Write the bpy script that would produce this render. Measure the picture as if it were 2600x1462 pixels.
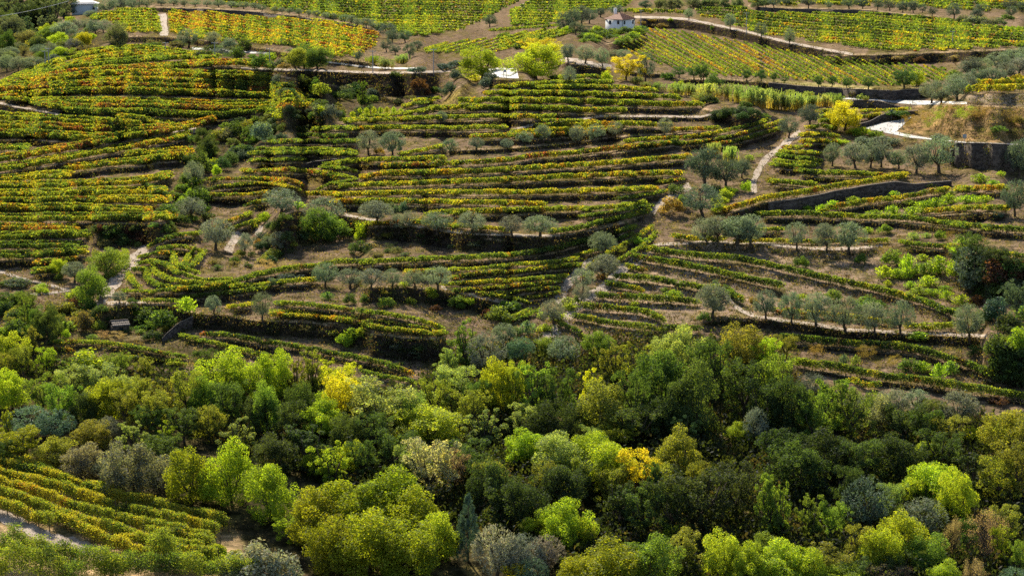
import bpy, math, random
import numpy as np
from mathutils import Vector, Matrix

for _o in list(bpy.data.objects):
    bpy.data.objects.remove(_o)
scene = bpy.context.scene
C = scene.collection
rng = np.random.default_rng(7)
random.seed(7)

# ------------------------------------------------------------------ camera, sky, sun, exposure
W, H = 2600.0, 1462.0          # the photograph's own pixel grid, used to survey the hillside
FOC = 6056.0                   # focal length in those pixels (long lens)
HOR = -303.0                   # row of the true horizon, above the frame
PITCH = math.atan((H / 2 - HOR) / FOC)
cd = bpy.data.cameras.new("camera")
cam = bpy.data.objects.new("camera", cd)
C.objects.link(cam)
cd.sensor_width = 36.0
cd.lens = FOC / W * 36.0
cd.clip_start = 1.0
cd.clip_end = 12000.0
cam.rotation_euler = (math.pi / 2 - PITCH, 0, 0)
scene.camera = cam
FW = np.array([0, math.cos(PITCH), -math.sin(PITCH)])
UPV = np.array([0, math.sin(PITCH), math.cos(PITCH)])
RT = np.array([1.0, 0, 0])

SUN_EL, SUN_AZ = math.radians(36), math.radians(-15)   # azimuth from +Y (straight ahead), towards +X
world = bpy.data.worlds.new("World")
scene.world = world
world.use_nodes = True
nt = world.node_tree
bg = nt.nodes["Background"]
sky = nt.nodes.new("ShaderNodeTexSky")
sky.sky_type = 'NISHITA'
sky.sun_disc = False
sky.sun_elevation = SUN_EL
sky.sun_rotation = SUN_AZ
nt.links.new(sky.outputs[0], bg.inputs[0])
bg.inputs[1].default_value = 0.08
sl = bpy.data.lights.new("sun", 'SUN')
sl.energy = 5.0
sl.angle = math.radians(0.5)
sl.color = (1.0, 0.91, 0.74)
so = bpy.data.objects.new("sun", sl)
C.objects.link(so)
sd = Vector((math.sin(SUN_AZ) * math.cos(SUN_EL), math.cos(SUN_AZ) * math.cos(SUN_EL), math.sin(SUN_EL)))
so.rotation_euler = sd.to_track_quat('Z', 'Y').to_euler()
so.location = (0, 300, 200)
scene.view_settings.view_transform = 'Standard'
scene.view_settings.look = 'None'
scene.view_settings.exposure = 1.12
scene.view_settings.gamma = 1.0
scene.cycles.use_denoising = False
scene.cycles.max_bounces = 6
scene.cycles.transmission_bounces = 4
scene.cycles.diffuse_bounces = 3

# ------------------------------------------------------------------ survey helpers
V0 = (0, 366, 732, 1096)


def pts_of(s):
    """'12:10,20 30,40 22:5,6' -> survey points; 'cr:' switches the sheet (column, row) the numbers are read on."""
    out, c, r = [], 0, 0
    for tok in s.replace(';', ' ').split():
        if ':' in tok:
            h, tok = tok.split(':')
            c, r = int(h[0]), int(h[1])
            if not tok:
                continue
        a = [float(x) for x in tok.split(',')]
        out.append((650 * c + a[0] / 3.9585, V0[r] + a[1] / 3.9585) + tuple(x / 3.9585 for x in a[2:]))
    return out


def macro_ppm(v):
    v = np.asarray(v, float)
    t = np.clip((300 - v) / 222, 0, None)
    a = 9.49 + 0.0103 * v - 2.3 * t ** 1.6
    p0 = 9.49 - 2.3 * (300 / 222) ** 1.6
    return np.where(v < 0, p0 * np.exp(np.minimum(v, 0) * 0.003), a)


# risers: (polyline, height px, q)  q = 0 vertical .. 1 follows the general slope
LIPS = []


def lip(s, h, q=0.06):
    LIPS.append((pts_of(s), h / 3.9585, q))


ROWS = []     # (block, pts, height px, class)


def row(block, h, rise, cls, s, q=0.08, gap=0.02):
    p = pts_of(s)
    ROWS.append((block, p, h / 3.9585, cls, gap))
    if rise:
        LIPS.append(([(x, y + 3.0) for x, y in p], rise / 3.9585, q if block == 'K' else min(q, .06) - 1))


# --- A: upper left hill
A = "A"
row(A, 50, 0, 'yg', "00:-200,960 0,890 200,800 450,705 650,630 900,568 1200,530 1400,525 1600,540 1800,570 2000,600 2150,625")
row(A, 52, 0, 'yo', "00:-200,1000 0,925 250,830 480,760 700,690 950,630 1200,590 1500,580 1800,600 2000,612")
row(A, 58, 10, 'g', "00:330,800 600,735 900,690 1200,672 1400,650 1700,618 1950,612 2180,625")
row(A, 52, 14, 'mr', "00:400,815 700,780 1000,748 1300,730 1600,712 1900,685 2200,672 2420,672 2700,690")
row(A, 65, 6, 'm', "00:150,850 500,850 900,812 1300,800 1750,796 2200,806 2573,820 2700,830")
row(A, 50, 9, 'm', "00:-100,925 0,915 400,885 700,860 1100,848 1500,848 1900,860 2573,888 2900,920")
row(A, 50, 9, 'mr', "00:-100,960 0,930 300,912 700,902 1000,896 1300,902 1700,912 2200,925 2573,945 3000,975")
row(A, 52, 26, 'm', "00:0,1010 150,995 500,972 800,956 1300,958 1700,968 2200,980 2573,1000 3100,1005")
row(A, 52, 12, 'm', "00:330,1050 700,1062 1150,1056 1700,1066 2200,1088 2573,1085 3150,1050")
row(A, 47, 8, 'mr', "00:420,1090 800,1112 1200,1114 1700,1112 2300,1135 2573,1130 3100,1085")
row(A, 52, 40, 'g', "00:650,1150 900,1172 1250,1168 1600,1176 2000,1195 2250,1205 2500,1160 2800,1130")
row(A, 47, 14, 'yg', "00:1160,1205 1400,1235 1600,1270 1720,1300")
row(A, 42, 0, 'g', "00:-100,980 0,1000 180,1030 400,1072 650,1125 900,1170")
lip("00:-300,1000 0,1045 200,1088 500,1142 800,1192 1100,1242 1400,1287 1620,1308", 60, .08)
# --- B: left hill below the diagonal track
B = "B"
row(B, 69, 20, 'm', "00:-200,1215 0,1228 300,1245 600,1262 900,1280 1200,1305 1400,1322")
row(B, 69, 18, 'mr', "00:-200,1320 0,1325 300,1328 700,1342 1000,1362 1400,1362 1740,1345")
row(B, 67, 18, 'm', "00:-200,1410 0,1398 400,1400 640,1418 900,1440 1150,1430 1500,1390")
row(B, 50, 22, 'g', "01:-200,90 0,80 270,72")
row(B, 61, 30, 'mr', "01:-200,240 0,195 300,150 500,112 800,60 1100,0 1300,-45 1600,-85 1900,-135 2150,-205")
row(B, 56, 60, 'm', "01:-200,330 0,292 300,242 600,188 900,140 1200,85 1500,25 1700,-10 1900,-60")
row(B, 61, 16, 'yw', "01:-200,420 0,398 300,378 480,360 700,350", gap=.06)
row(B, 56, 26, 'yo', "01:640,285 900,268 1100,232 1400,215 1600,180 1900,158", gap=.04)
row(B, 50, 22, 'yo', "01:1270,150 1430,128 1700,112 1920,98")
row(B, 61, 26, 'yo', "01:-200,480 0,468 330,462 800,446 1050,436 1280,430 1500,400 1720,350", gap=.05)
row(B, 64, 22, 'yw', "01:-200,560 0,548 300,545 590,540 750,532 1000,524 1300,520 1650,522", gap=.05)
row(B, 56, 26, 'yo', "01:-200,640 0,622 300,615 720,606 1040,600 1300,600 1700,600", gap=.04)
row(B, 61, 36, 'yw', "01:-200,695 0,690 400,690 800,682 1100,700 1300,715 1510,722")
row(B, 67, 30, 'm', "01:-200,800 0,795 400,792 800,786 1200,785 1500,785 1750,775", gap=.04)
row(B, 61, 30, 'mr', "01:-200,880 0,880 300,885 600,890 775,893")
row(B, 61, 40, 'g', "01:-200,980 0,972 400,960 700,955 875,950")
row(B, 61, 34, 'gd', "01:-200,1065 0,1060 400,1060 780,1062", gap=.06)
row(B, 61, 60, 'gd', "01:-200,1185 0,1165 400,1150 700,1128 880,1118", gap=.06)
row(B, 50, 30, 'mr', "01:360,1232 520,1225 750,1200")
row(B, 44, 50, 'g', "01:330,1305 520,1295 640,1290")
lip("01:0,1270 150,1330 330,1380 500,1420 650,1449", 20, .2)
lip("01:850,800 1200,800 1500,800 1760,795", 200, .08)
for _b in list(ROWS):
    if _b[0] in 'AB':
        ROWS.append((_b[0], [(x_ + 3, y_ - .62 * _b[2] - .4) for x_, y_ in _b[1]], _b[2] * .84, _b[3], _b[4]))
# --- E: green terraces under the yellow trees
E = "E"
row(E, 42, 8, 'g', "20:400,805 620,800 880,795")
row(E, 52, 10, 'yg', "20:-160,915 0,892 280,872 500,862 800,856 1010,856")
row(E, 50, 9, 'yg', "20:200,915 500,906 800,902 1100,915 1450,938")
row(E, 55, 14, 'yg', "20:-265,972 0,966 400,970 800,982 1200,992 1500,1006 1690,1012")
row(E, 62, 22, 'yg', "20:-530,1055 -270,1046 0,1046 400,1052 900,1062 1300,1076 1600,1086 1890,1086")
row(E, 60, 30, 'yg', "20:-830,1130 -570,1118 -270,1112 0,1116 300,1122 600,1136 900,1146 1140,1146")
row(E, 52, 45, 'yg', "20:-1700,1246 -1370,1236 -970,1222 -670,1212 -270,1202 0,1202 170,1203 250,1206 420,1206")
row(E, 50, 24, 'yg', "10:570,1325 900,1322 1200,1314 1450,1312 1800,1316 2100,1316 2500,1310")
row(E, 45, 20, 'gd', "10:430,1388 700,1392 900,1392")
row(E, 45, 20, 'gd', "10:140,1452 400,1445 800,1450 1040,1444")
row(E, 45, 18, 'g', "11:20,75 400,82 700,80 1000,104")
row(E, 45, 18, 'g', "11:-60,120 0,118 400,112 800,120 1010,128")
row(E, 40, 60, 'g', "11:-60,190 0,184 300,182 500,172")
lip("11:450,200 600,170 800,150 1080,132", 45, .06)
row(E, 36, 10, 'yg', "10:1480,1085 1600,1065 1780,1045")
row(E, 36, 8, 'yg', "10:1600,1032 1840,1010")
row(E, 40, 8, 'g', "10:1060,1195 1280,1190")
row(E, 40, 8, 'yg', "10:1360,1175 1550,1160 1720,1120")
lip("20:0,1315 300,1242 600,1212 900,1178 1300,1178 1900,1184 2200,1115", 40, .1)
# --- N: yellow rows and small olives
N = "N"
row(N, 45, 20, 'yo', "20:300,1240 600,1248 850,1250", gap=.04)
row(N, 60, 14, 'yo', "20:250,1310 600,1300 800,1290 1100,1282 1480,1288 1600,1300")
row(N, 50, 16, 'yw', "20:0,1360 300,1345 600,1330 900,1325 1100,1322")
row(N, 50, 20, 'mr', "20:-400,1400 0,1395 300,1390 600,1370 900,1350 1080,1345")
row(N, 50, 20, 'yo', "20:1600,1332 1800,1326 2080,1320")
row(N, 46, 20, 'm', "20:1130,1449 1400,1425 1700,1412 2000,1375 2280,1318 2573,1235")
row(N, 40, 20, 'mr', "20:1650,1470 2000,1440 2300,1370 2573,1290 2720,1235")
row(N, 40, 20, 'm', "20:2000,1480 2300,1430 2573,1350 2720,1300")
row(N, 40, 14, 'mr', "30:490,1150 640,1140")
row(N, 40, 14, 'm', "30:510,1200 640,1185")
row(N, 45, 14, 'yg', "30:520,1250 600,1240 660,1250")
row(N, 45, 14, 'yo', "30:340,1449 500,1438 700,1452")
row(N, 45, 14, 'yg', "31:120,102 300,112 540,122")
row(N, 45, 12, 'yg', "31:60,190 250,212 500,222")
row(N, 45, 14, 'yg', "30:400,1310 560,1300 680,1315")
row(N, 45, 14, 'yo', "30:330,1385 500,1370 700,1400")
row(N, 40, 8, 'yw', "30:930,1142 1150,1140 1410,1122")
row(N, 50, 0, 'yw', "30:880,1222 1000,1200 1130,1175")
lip("20:-700,1515 -300,1508 0,1490 400,1455 700,1424 1000,1384 1300,1362 1700,1345", 40, .06)
# --- F: central terraces
F = "F"
row(F, 45, 16, 'yg', "11:1450,130 1600,100 1750,75 1880,40")
row(F, 55, 20, 'yg', "11:700,245 1000,195 1300,188 1600,182 1900,172")
row(F, 60, 30, 'mr', "11:1270,258 1500,250 1850,238 2150,225 2573,196 21:200,155 400,145 630,122 900,92 1200,62 1500,28 1700,0")
row(F, 62, 30, 'yo', "11:1050,372 1300,332 1800,322 2200,312 2573,292 21:400,265 780,242 1100,222 1500,182 1800,160")
row(F, 62, 36, 'm', "11:850,455 1200,445 1600,432 2000,418 2573,395 21:400,372 900,348 1300,336 1720,322")
row(F, 60, 32, 'yw', "11:500,535 900,542 1400,527 2000,522 2573,522 21:500,512 900,497 1200,492 1470,478")
row(F, 40, 20, 'mr', "21:1480,405 1600,392 1720,372")
row(F, 40, 30, 'gd', "21:1080,575 1350,530 1550,490")
row(F, 62, 40, 'yo', "11:770,612 1200,610 1600,612 2000,626 2573,632 21:350,640")
row(F, 62, 32, 'yg', "11:1720,745 2000,716 2300,710 2573,700 21:400,692 800,682 1100,666 1340,622")
row(F, 36, 60, 'gd', "21:700,745 1000,705 1250,655 1420,632")
row(F, 50, 12, 'yo', "11:1000,830 1600,810 1950,850 2290,868 2573,892")
row(F, 60, 20, 'g', "21:390,912 640,885 900,815 1150,758 1390,692")
lip("11:700,690 890,720 1050,752 1300,797 1600,832 1900,882 2200,907 2573,922 21:280,937 500,922 800,872 1100,802 1250,762", 170, .10)
lip("11:2250,950 2573,985 21:100,1000", 30, .2)
# wedge of brown rows left of centre
row(F, 45, 12, 'mr', "11:-130,290 0,300 300,285 500,300 700,325 820,370")
row(F, 45, 14, 'mr', "01:2080,385 2300,378 2573,372 2850,385 3000,420 3060,470")
row(F, 42, 10, 'm', "01:2060,470 2300,445 2573,420 2800,425 2950,470 3020,500")
row(F, 42, 60, 'mr', "01:2060,530 2300,535 2573,530 2700,500")
row(F, 38, 10, 'yg', "11:550,290 750,310 900,350 1000,370")
row(F, 38, 10, 'g', "11:650,250 850,260 1000,300")
row(F, 38, 10, 'g', "11:620,480 760,420 900,400 980,370")
row(F, 40, 10, 'gd', "01:2480,640 2573,605 2750,590")
# --- H: little amphitheatre by the track
Hh = "H"
row(Hh, 45, 14, 'yo', "01:2080,900 2250,815 2400,770 2520,720")
row(Hh, 45, 14, 'yg', "01:2330,880 2480,830 2573,800 2640,770")
row(Hh, 40, 10, 'yw', "11:-20,850 0,800 40,740 110,730")
row(Hh, 50, 26, 'gd', "01:1490,1065 1600,1000 1750,945 2010,925")
row(Hh, 45, 20, 'gd', "01:1600,1080 1750,1058 1850,1060 2030,1100")
row(Hh, 45, 16, 'gd', "01:1400,1165 1550,1118 1750,1118")
row(Hh, 55, 0, 'yg', "01:1730,1120 1760,1230 1850,1290 2010,1340")
row(Hh, 50, 0, 'yg', "01:1850,1240 1900,1150 1950,1090")
row(Hh, 50, 20, 'g', "01:1920,1260 1990,1190 2050,1090")
row(Hh, 50, 16, 'g', "01:1380,1235 1520,1205 1660,1230 1780,1320 2000,1390 2200,1395 2340,1385")
row(Hh, 55, 16, 'yg', "01:1530,1230 1570,1320 1700,1390 1850,1425 2100,1440 2340,1425")
row(Hh, 55, 20, 'gd', "01:1335,1300 1470,1290")
row(Hh, 55, 0, 'g', "01:1460,1290 1500,1400 1600,1455 1800,1475 2100,1470")
row(Hh, 50, 10, 'yg', "01:1290,1330 1340,1420 1400,1470")
# --- G: below the great dark bank
G = "G"
row(G, 62, 24, 'g', "01:2080,1470 2300,1440 2573,1352 2870,1296 11:620,1254 850,1220 1050,1222 1400,1204 1600,1194 1900,1184 2300,1172 2573,1152 21:400,1088 700,1012 900,962 1100,902 1240,862")
row(G, 58, 20, 'yg', "01:1750,1490 2000,1490 2573,1452 11:300,1415 620,1395")
row(G, 45, 16, 'yg', "11:1520,1305 1900,1294 2300,1270 2573,1240 21:300,1222 680,1172")
row(G, 50, 16, 'yo', "11:1960,1372 2300,1325 2573,1312 21:300,1275 680,1240")
row(G, 50, 16, 'm', "11:1900,1440 2150,1422 2573,1402 21:300,1372 560,1352")
row(G, 48, 16, 'mr', "11:2000,1500 2300,1480 2573,1455 21:300,1432 490,1402")
row(G, 42, 16, 'm', "22:-200,75 0,66 250,30 480,20")
row(G, 42, 16, 'mr', "22:60,125 300,102 490,62")
row(G, 42, 16, 'yg', "22:-330,70 -150,100 0,120 180,168")
row(G, 42, 16, 'g', "21:1030,1005 1200,922")
row(G, 40, 16, 'g', "21:640,1145 780,1105 950,1060")
row(G, 42, 14, 'g', "21:1050,1200 1150,1150 1300,1060 1440,920")
row(G, 40, 20, 'm', "21:760,1260 1000,1090 1200,990 1400,850")
row(G, 36, 12, 'g', "22:-60,330 100,270 180,230")
row(G, 36, 12, 'g', "22:-60,370 150,290 280,240")
lip("11:1000,1449 1300,1437 1600,1445 1820,1470 12:1870,30 2100,70 2300,115 2573,175", 150, .12)
# --- J: lower middle
J = "J"
row(J, 40, 14, 'yg', "02:1240,52 1480,52")
row(J, 45, 18, 'g', "02:1500,62 1800,34 2050,2 2400,-20")
row(J, 48, 14, 'g', "02:1465,152 1600,150 1770,156")
row(J, 50, 14, 'yg', "02:1840,118 2100,92 2450,55 2700,20")
row(J, 56, 12, 'g', "12:200,178 500,195 870,238 1280,285 1600,345 1850,425")
row(J, 30, 8, 'g', "12:170,240 600,272 1000,318 1230,345 1550,395 1750,420")
row(J, 62, 14, 'yo', "12:160,300 500,318 800,345 1000,380 1200,425 1300,445 1600,474 1890,490")
row(J, 46, 14, 'yw', "02:2290,215 2450,195 2573,180")
lip("02:1240,152 1470,155 1800,168 1850,238 2100,268 2290,270 2573,325 12:300,335 600,350 850,395 1130,455 1500,485 1890,505", 150, .10)
row(J, 62, 24, 'gd', "02:2050,495 2250,500 2540,550 12:200,592 480,632 820,700 1000,735 1300,790 1480,855 1560,900")
row(J, 55, 24, 'g', "02:1820,505 2100,568 2350,628 2573,685 12:150,720 290,745")
row(J, 50, 20, 'g', "12:1050,850 1250,905 1450,945 1640,968")
row(J, 52, 26, 'g', "02:510,568 700,562 1000,575 1200,598 1500,648 1700,695 1890,718")
row(J, 40, 14, 'mr', "02:480,625 620,635 760,645")
row(J, 44, 14, 'yg', "02:1300,715 1600,745 1850,752")
row(J, 44, 14, 'yg', "02:1700,780 1880,790")
lip("02:1680,465 1720,420 1800,360 1950,290", 90, .06)
# --- K: right-hand slope
K = "K"
row(K, 80, 60, 'g', "21:1330,1090 1500,1115 1750,1155 2000,1180 2290,1200 2573,1258 31:250,1316 500,1376 800,1446 32:960,20 1160,75 1400,136 1600,196 1890,316", q=.36)
row(K, 80, 60, 'g', "21:1240,1178 1500,1222 1800,1276 2100,1336 2400,1406 2573,1444 31:170,1482", q=.36)
row(K, 67, 12, 'g', "21:1160,1258 1320,1305", q=.4)
row(K, 75, 50, 'gd', "21:1050,1372 1400,1405 1700,1448 1900,1485 2140,1495 2320,1625", q=.36)
row(K, 67, 30, 'gd', "21:950,1440 1150,1475 1300,1510", q=.4)
row(K, 80, 40, 'g', "22:860,112 1050,130 1300,146 1600,155 1860,182", q=.36)
row(K, 80, 30, 'g', "22:720,225 1000,250 1250,266 1400,304 1530,375", q=.36)
row(K, 75, 36, 'g', "22:620,325 800,355 980,395 1100,405 1400,435 1700,452 1860,446", q=.36)
row(K, 61, 14, 'gd', "22:490,395 600,435 710,495", q=.3)
row(K, 80, 16, 'yg', "32:1400,425 1600,432 1880,422", q=.3)
row(K, 61, 10, 'yo', "32:50,250 250,270 500,290 900,330 1250,380", gap=.04)
row(K, 92, 36, 'gd', "32:150,550 500,572 900,612 1400,652 1600,694 1800,755 2000,815 2200,905 2360,978", q=.16)
row(K, 97, 40, 'g', "32:280,800 600,835 800,872 1200,945 1600,985 2000,1065 2300,1095 2700,1150", q=.2)
row(K, 67, 10, 'yo', "32:860,960 980,1015 1100,1005")
lip("21:1400,1025 1620,1014 1980,992 2260,1002 2573,1012 31:300,1052 600,1067 870,1062 1150,1032", 85, .30)
lip("22:1850,300 2010,280 2300,290 2573,320 32:240,345 500,380 780,430 1080,440 1340,455 1800,480 2200,500", 90, .10)
# --- L: right, under the road wall
L = "L"
row(L, 45, 12, 'mr', "31:160,62 300,60 420,40")
row(L, 48, 12, 'gd', "31:90,140 300,165 520,195")
row(L, 48, 12, 'g', "31:30,232 250,250 490,240")
row(L, 60, 12, 'yg', "31:285,295 560,330 820,334 1000,335")
row(L, 60, 12, 'yg', "31:0,405 200,420 350,435 480,445")
row(L, 66, 90, 'yw', "21:2120,705 2250,668 31:0,575 300,532 700,465 1000,412 1380,352")
row(L, 50, 0, 'yw', "31:820,325 1000,335 1200,345 1380,330")
row(L, 62, 24, 'yo', "31:550,690 800,646 1000,612 1300,575 1500,545 1800,492")
row(L, 66, 20, 'yo', "31:1890,492 2100,482 2400,482")
row(L, 66, 20, 'yo', "31:1550,720 1800,695 2100,682 2400,682")
row(L, 66, 20, 'g', "21:2470,735 2573,735 31:400,742 700,752 1000,772 1300,780 1600,806 1900,846 2200,876 2700,910", q=.3)
row(L, 45, 10, 'yg', "31:-150,890 0,885 150,878", q=.4)
row(L, 50, 0, 'yo', "31:-330,1010 -100,1000 200,1002 480,1012 740,1005")
row(L, 55, 0, 'yg', "31:900,1000 1050,1010 1210,995")
row(L, 62, 16, 'g', "31:1335,1015 1500,1045 1800,1066 2000,1085 2300,1125 2700,1185", q=.2)
row(L, 60, 10, 'yo', "21:1620,960 1800,985 1950,990 2100,990", gap=.04)
lip("31:1700,722 1950,700 2200,695 2450,700", 80, .1)
lip("31:1640,1030 1900,1085 2150,1125 2573,1190 2700,1200", 420, .10)
lip("32:2150,560 2300,590 2573,600 2700,600", 400, .1)
# --- road banks, walls and the ravine
lip("00:1900,640 2200,668 2573,690 10:300,706 600,714 1000,732 1300,742 1600,737 1950,727", 230, .10)
lip("10:120,740 350,795 700,852 900,892 1130,932 1300,972 1490,1035", 60, .12)
lip("00:1500,75 2000,85 2573,118 10:400,160 800,222 1100,272 1240,312", 48, .05)
lip("20:1230,182 1700,196 2000,252 2300,312 2573,392 30:300,452 600,512 860,556", 95, .06)
lip("30:560,562 860,556 1300,546 2000,520 2573,500", 100, .08)
lip("30:-200,60 0,75 300,90 700,95 1000,100 1300,140 1700,170 2000,230", 42, .05)
lip("30:-200,820 0,832 400,867 800,892 1200,907 1550,892 1700,900", 95, .05)
lip("20:470,620 700,652 1000,692", 95, .06)
lip("20:1000,690 1370,742 1520,742 1700,802 2100,802 2573,830", 40, .06)
lip("20:940,440 1100,430 1250,400 1350,380", 90, .08)
lip("30:740,1003 1100,1018 1260,1045", 70, .05)
lip("30:1480,1075 1700,1055 1950,1060 2573,1090 2900,1110", 330, .38)
lip("30:1900,960 2000,952 2573,945 2900,945", 110, .42)
lip("30:1640,1412 2000,1440 2573,1462 2900,1480", 250, .05)
lip("00:900,520 1100,440 1280,370 1700,375 2000,400 2573,480 10:300,530 700,590 1000,615 1230,650", 60, .10)
lip("10:2250,830 2330,790 2500,800 20:100,800 250,815", 95, .1)
lip("10:1850,1050 2000,900 2150,800 2230,760", 220, .4)
lip("12:1000,455 1300,470 1500,500 1890,520 2020,560", 230, .14)
lip("11:-60,1060 120,840 250,720 400,670 700,688", 420, .10)
lip("10:100,1140 350,1115 620,1095 760,1185 840,1210", 190, .10)
lip("02:850,190 1000,215 1240,165 1460,160", 200, .08)
lip("20:1900,1095 2100,1130 2300,1180 2573,1130", 120, .08)
lip("10:40,800 400,830 640,900 760,1000", 110, .08)
lip("01:1900,300 2000,380 2100,470 2180,560", 200, .15)

# ------------------------------------------------------------------ the hillside as a grid of surveyed points
US = np.arange(-450, 3051, 6.0)
VF = np.concatenate([np.arange(-480, -20, 20.0), np.arange(-20, 1640.1, 2.0)])
NU, NV = len(US), len(VF)


def vnoise(shape_u, shape_v, su, sv, seed):
    r = np.random.default_rng(seed)
    gu, gv = int(3600 / su) + 4, int(2700 / sv) + 4
    g = r.normal(size=(gv, gu))
    x = (shape_u + 500) / su
    y = (shape_v + 950) / sv
    xi, yi = np.floor(x).astype(int), np.floor(y).astype(int)
    xf, yf = x - xi, y - yi
    xf, yf = xf * xf * (3 - 2 * xf), yf * yf * (3 - 2 * yf)
    xi, yi = np.clip(xi, 0, gu - 2), np.clip(yi, 0, gv - 2)
    return (g[yi, xi] * (1 - xf) + g[yi, xi + 1] * xf) * (1 - yf) + (g[yi + 1, xi] * (1 - xf) + g[yi + 1, xi + 1] * xf) * yf


UU, VV = np.meshgrid(US, VF)
Q = np.ones((NV, NU))
LIPV = np.full((len(LIPS), NU), np.nan)
for n_, (p, h, q) in enumerate(LIPS):
    p = sorted(p)
    ok_ = (US >= p[0][0]) & (US <= p[-1][0])
    LIPV[n_, ok_] = np.interp(US[ok_], [a[0] for a in p], [a[1] for a in p])
for p, h, q in LIPS:
    p = sorted(p)
    auto = q < 0
    q = q + 1 if auto else q
    px, py = np.array([a[0] for a in p]), np.array([a[1] for a in p])
    i0, i1 = np.searchsorted(US, px[0]), np.searchsorted(US, px[-1])
    for i in range(max(i0, 0), min(i1, NU)):
        u = US[i]
        e = min(u - px[0], px[-1] - u)
        if px[0] < 0 and u < 60 or px[-1] > 2590 and u > 2500:
            e = 99
        t = min(1.0, max(0.0, e / max(22.0, h * .9)))
        t = t * t * (3 - 2 * t)
        if t < .05:
            continue
        vl = np.interp(u, px, py)
        hh = h
        if auto:
            below = LIPV[:, i][LIPV[:, i] > vl + 4]
            if len(below):
                hh = min(max(h, .78 * (below.min() - vl)), max(h * 1.2, 13))
        j0, j1 = np.searchsorted(VF, vl), np.searchsorted(VF, vl + max(3, hh * (.35 + .65 * t)))
        Q[j0:j1, i] = np.minimum(Q[j0:j1, i], 1 - (1 - q) * t)
Q = (Q + np.roll(Q, 1, 1) + np.roll(Q, -1, 1)) / 3
RISER = 1 - Q
lnm = np.log(FOC / macro_ppm(VF))


def climb(target):
    """walk up every column of the survey: steep over risers, near-level over terraces, drawn to the target profile"""
    LD = np.zeros((NV, NU))
    cur = target[-1].copy()
    LD[-1] = cur
    for j in range(NV - 2, -1, -1):
        dv = VF[j + 1] - VF[j]
        g0 = max((lnm[j] - lnm[j + 1]) / dv, 1e-5)
        gmax = .96 / (VF[j] - HOR) if VF[j] > HOR + 20 else g0
        cap = max(gmax / g0 - 1, .15)
        de = (target[j + 1] - cur) / g0
        b = 1 + np.clip(de * .07, -.8, cap)
        cur = cur + g0 * dv * np.where(Q[j] > .9, Q[j] * b, Q[j])
        LD[j] = cur
    return LD


def wide(A, n):
    k = np.hanning(2 * n + 1); k /= k.sum()
    Pd = np.pad(A, ((0, 0), (n, n)), 'edge')
    return np.apply_along_axis(lambda r_: np.convolve(r_, k, 'valid'), 1, Pd)


LD = climb(np.repeat(lnm[:, None], NU, 1))
LD = climb(wide(LD, 60) * .75 + np.repeat(lnm[:, None], NU, 1) * .25)
for _ in range(2):
    P_ = np.pad(LD, ((0, 0), (1, 1)), 'edge')
    LD = (P_[:, :-2] + 2 * P_[:, 1:-1] + P_[:, 2:]) / 4
LD += 0.0010 * vnoise(UU, VV, 60, 40, 1) + 0.00035 * vnoise(UU, VV, 18, 9, 2) + 0.00016 * vnoise(UU, VV, 8, 4, 3)
DEP = np.exp(LD)


def dep(u, v):
    u, v = np.asarray(u, float), np.asarray(v, float)
    x = np.clip((u - US[0]) / 6.0, 0, NU - 1.001)
    jv = np.clip(np.searchsorted(VF, v, side='right') - 1, 0, NV - 2)
    fy = np.clip((v - VF[jv]) / (VF[jv + 1] - VF[jv]), 0, 1)
    i = x.astype(int)
    fx = x - i
    return (DEP[jv, i] * (1 - fx) + DEP[jv, i + 1] * fx) * (1 - fy) + (DEP[jv + 1, i] * (1 - fx) + DEP[jv + 1, i + 1] * fx) * fy


def unproj(u, v, d):
    u, v, d = np.asarray(u, float), np.asarray(v, float), np.asarray(d, float)
    return d[..., None] * (FW + ((u - W / 2) / FOC)[..., None] * RT + ((H / 2 - v) / FOC)[..., None] * UPV)


def ground(u, v, lift=0.0):
    p = unproj(u, v, dep(u, v))
    p[..., 2] += lift
    return p


def ppm_at(u, v):
    return FOC / dep(u, v)


# ------------------------------------------------------------------ mesh and object helpers
def tag(o, label=None, cat=None, group=None, kind=None):
    if label:
        o['label'] = label
    if cat:
        o['category'] = cat
    if group:
        o['group'] = group
    if kind:
        o['kind'] = kind
    return o


def mesh_np(name, verts, faces, mats, face_col=None, mat_idx=None, smooth=False):
    """verts (n,3), faces (m,k) all the same size k"""
    me = bpy.data.meshes.new(name)
    verts = np.asarray(verts, np.float32)
    faces = np.asarray(faces, np.int32)
    m, k = faces.shape
    me.vertices.add(len(verts))
    me.vertices.foreach_set("co", verts.ravel())
    me.loops.add(m * k)
    me.loops.foreach_set("vertex_index", faces.ravel())
    me.polygons.add(m)
    me.polygons.foreach_set("loop_start", np.arange(0, m * k, k, dtype=np.int32))
    if mat_idx is not None:
        me.polygons.foreach_set("material_index", np.asarray(mat_idx, np.int32))
    if smooth:
        me.polygons.foreach_set("use_smooth", np.ones(m, bool))
    for mm in mats:
        me.materials.append(mm)
    if face_col is not None:
        a = me.attributes.new("Col", 'FLOAT_COLOR', 'FACE')
        fc = np.ones((m, 4), np.float32)
        fc[:, :3] = face_col
        a.data.foreach_set("color", fc.ravel())
    me.update()
    me.validate()
    return me


def obj(name, me, parent=None):
    o = bpy.data.objects.new(name, me)
    C.objects.link(o)
    if parent is not None:
        o.parent = parent
    return o


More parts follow.
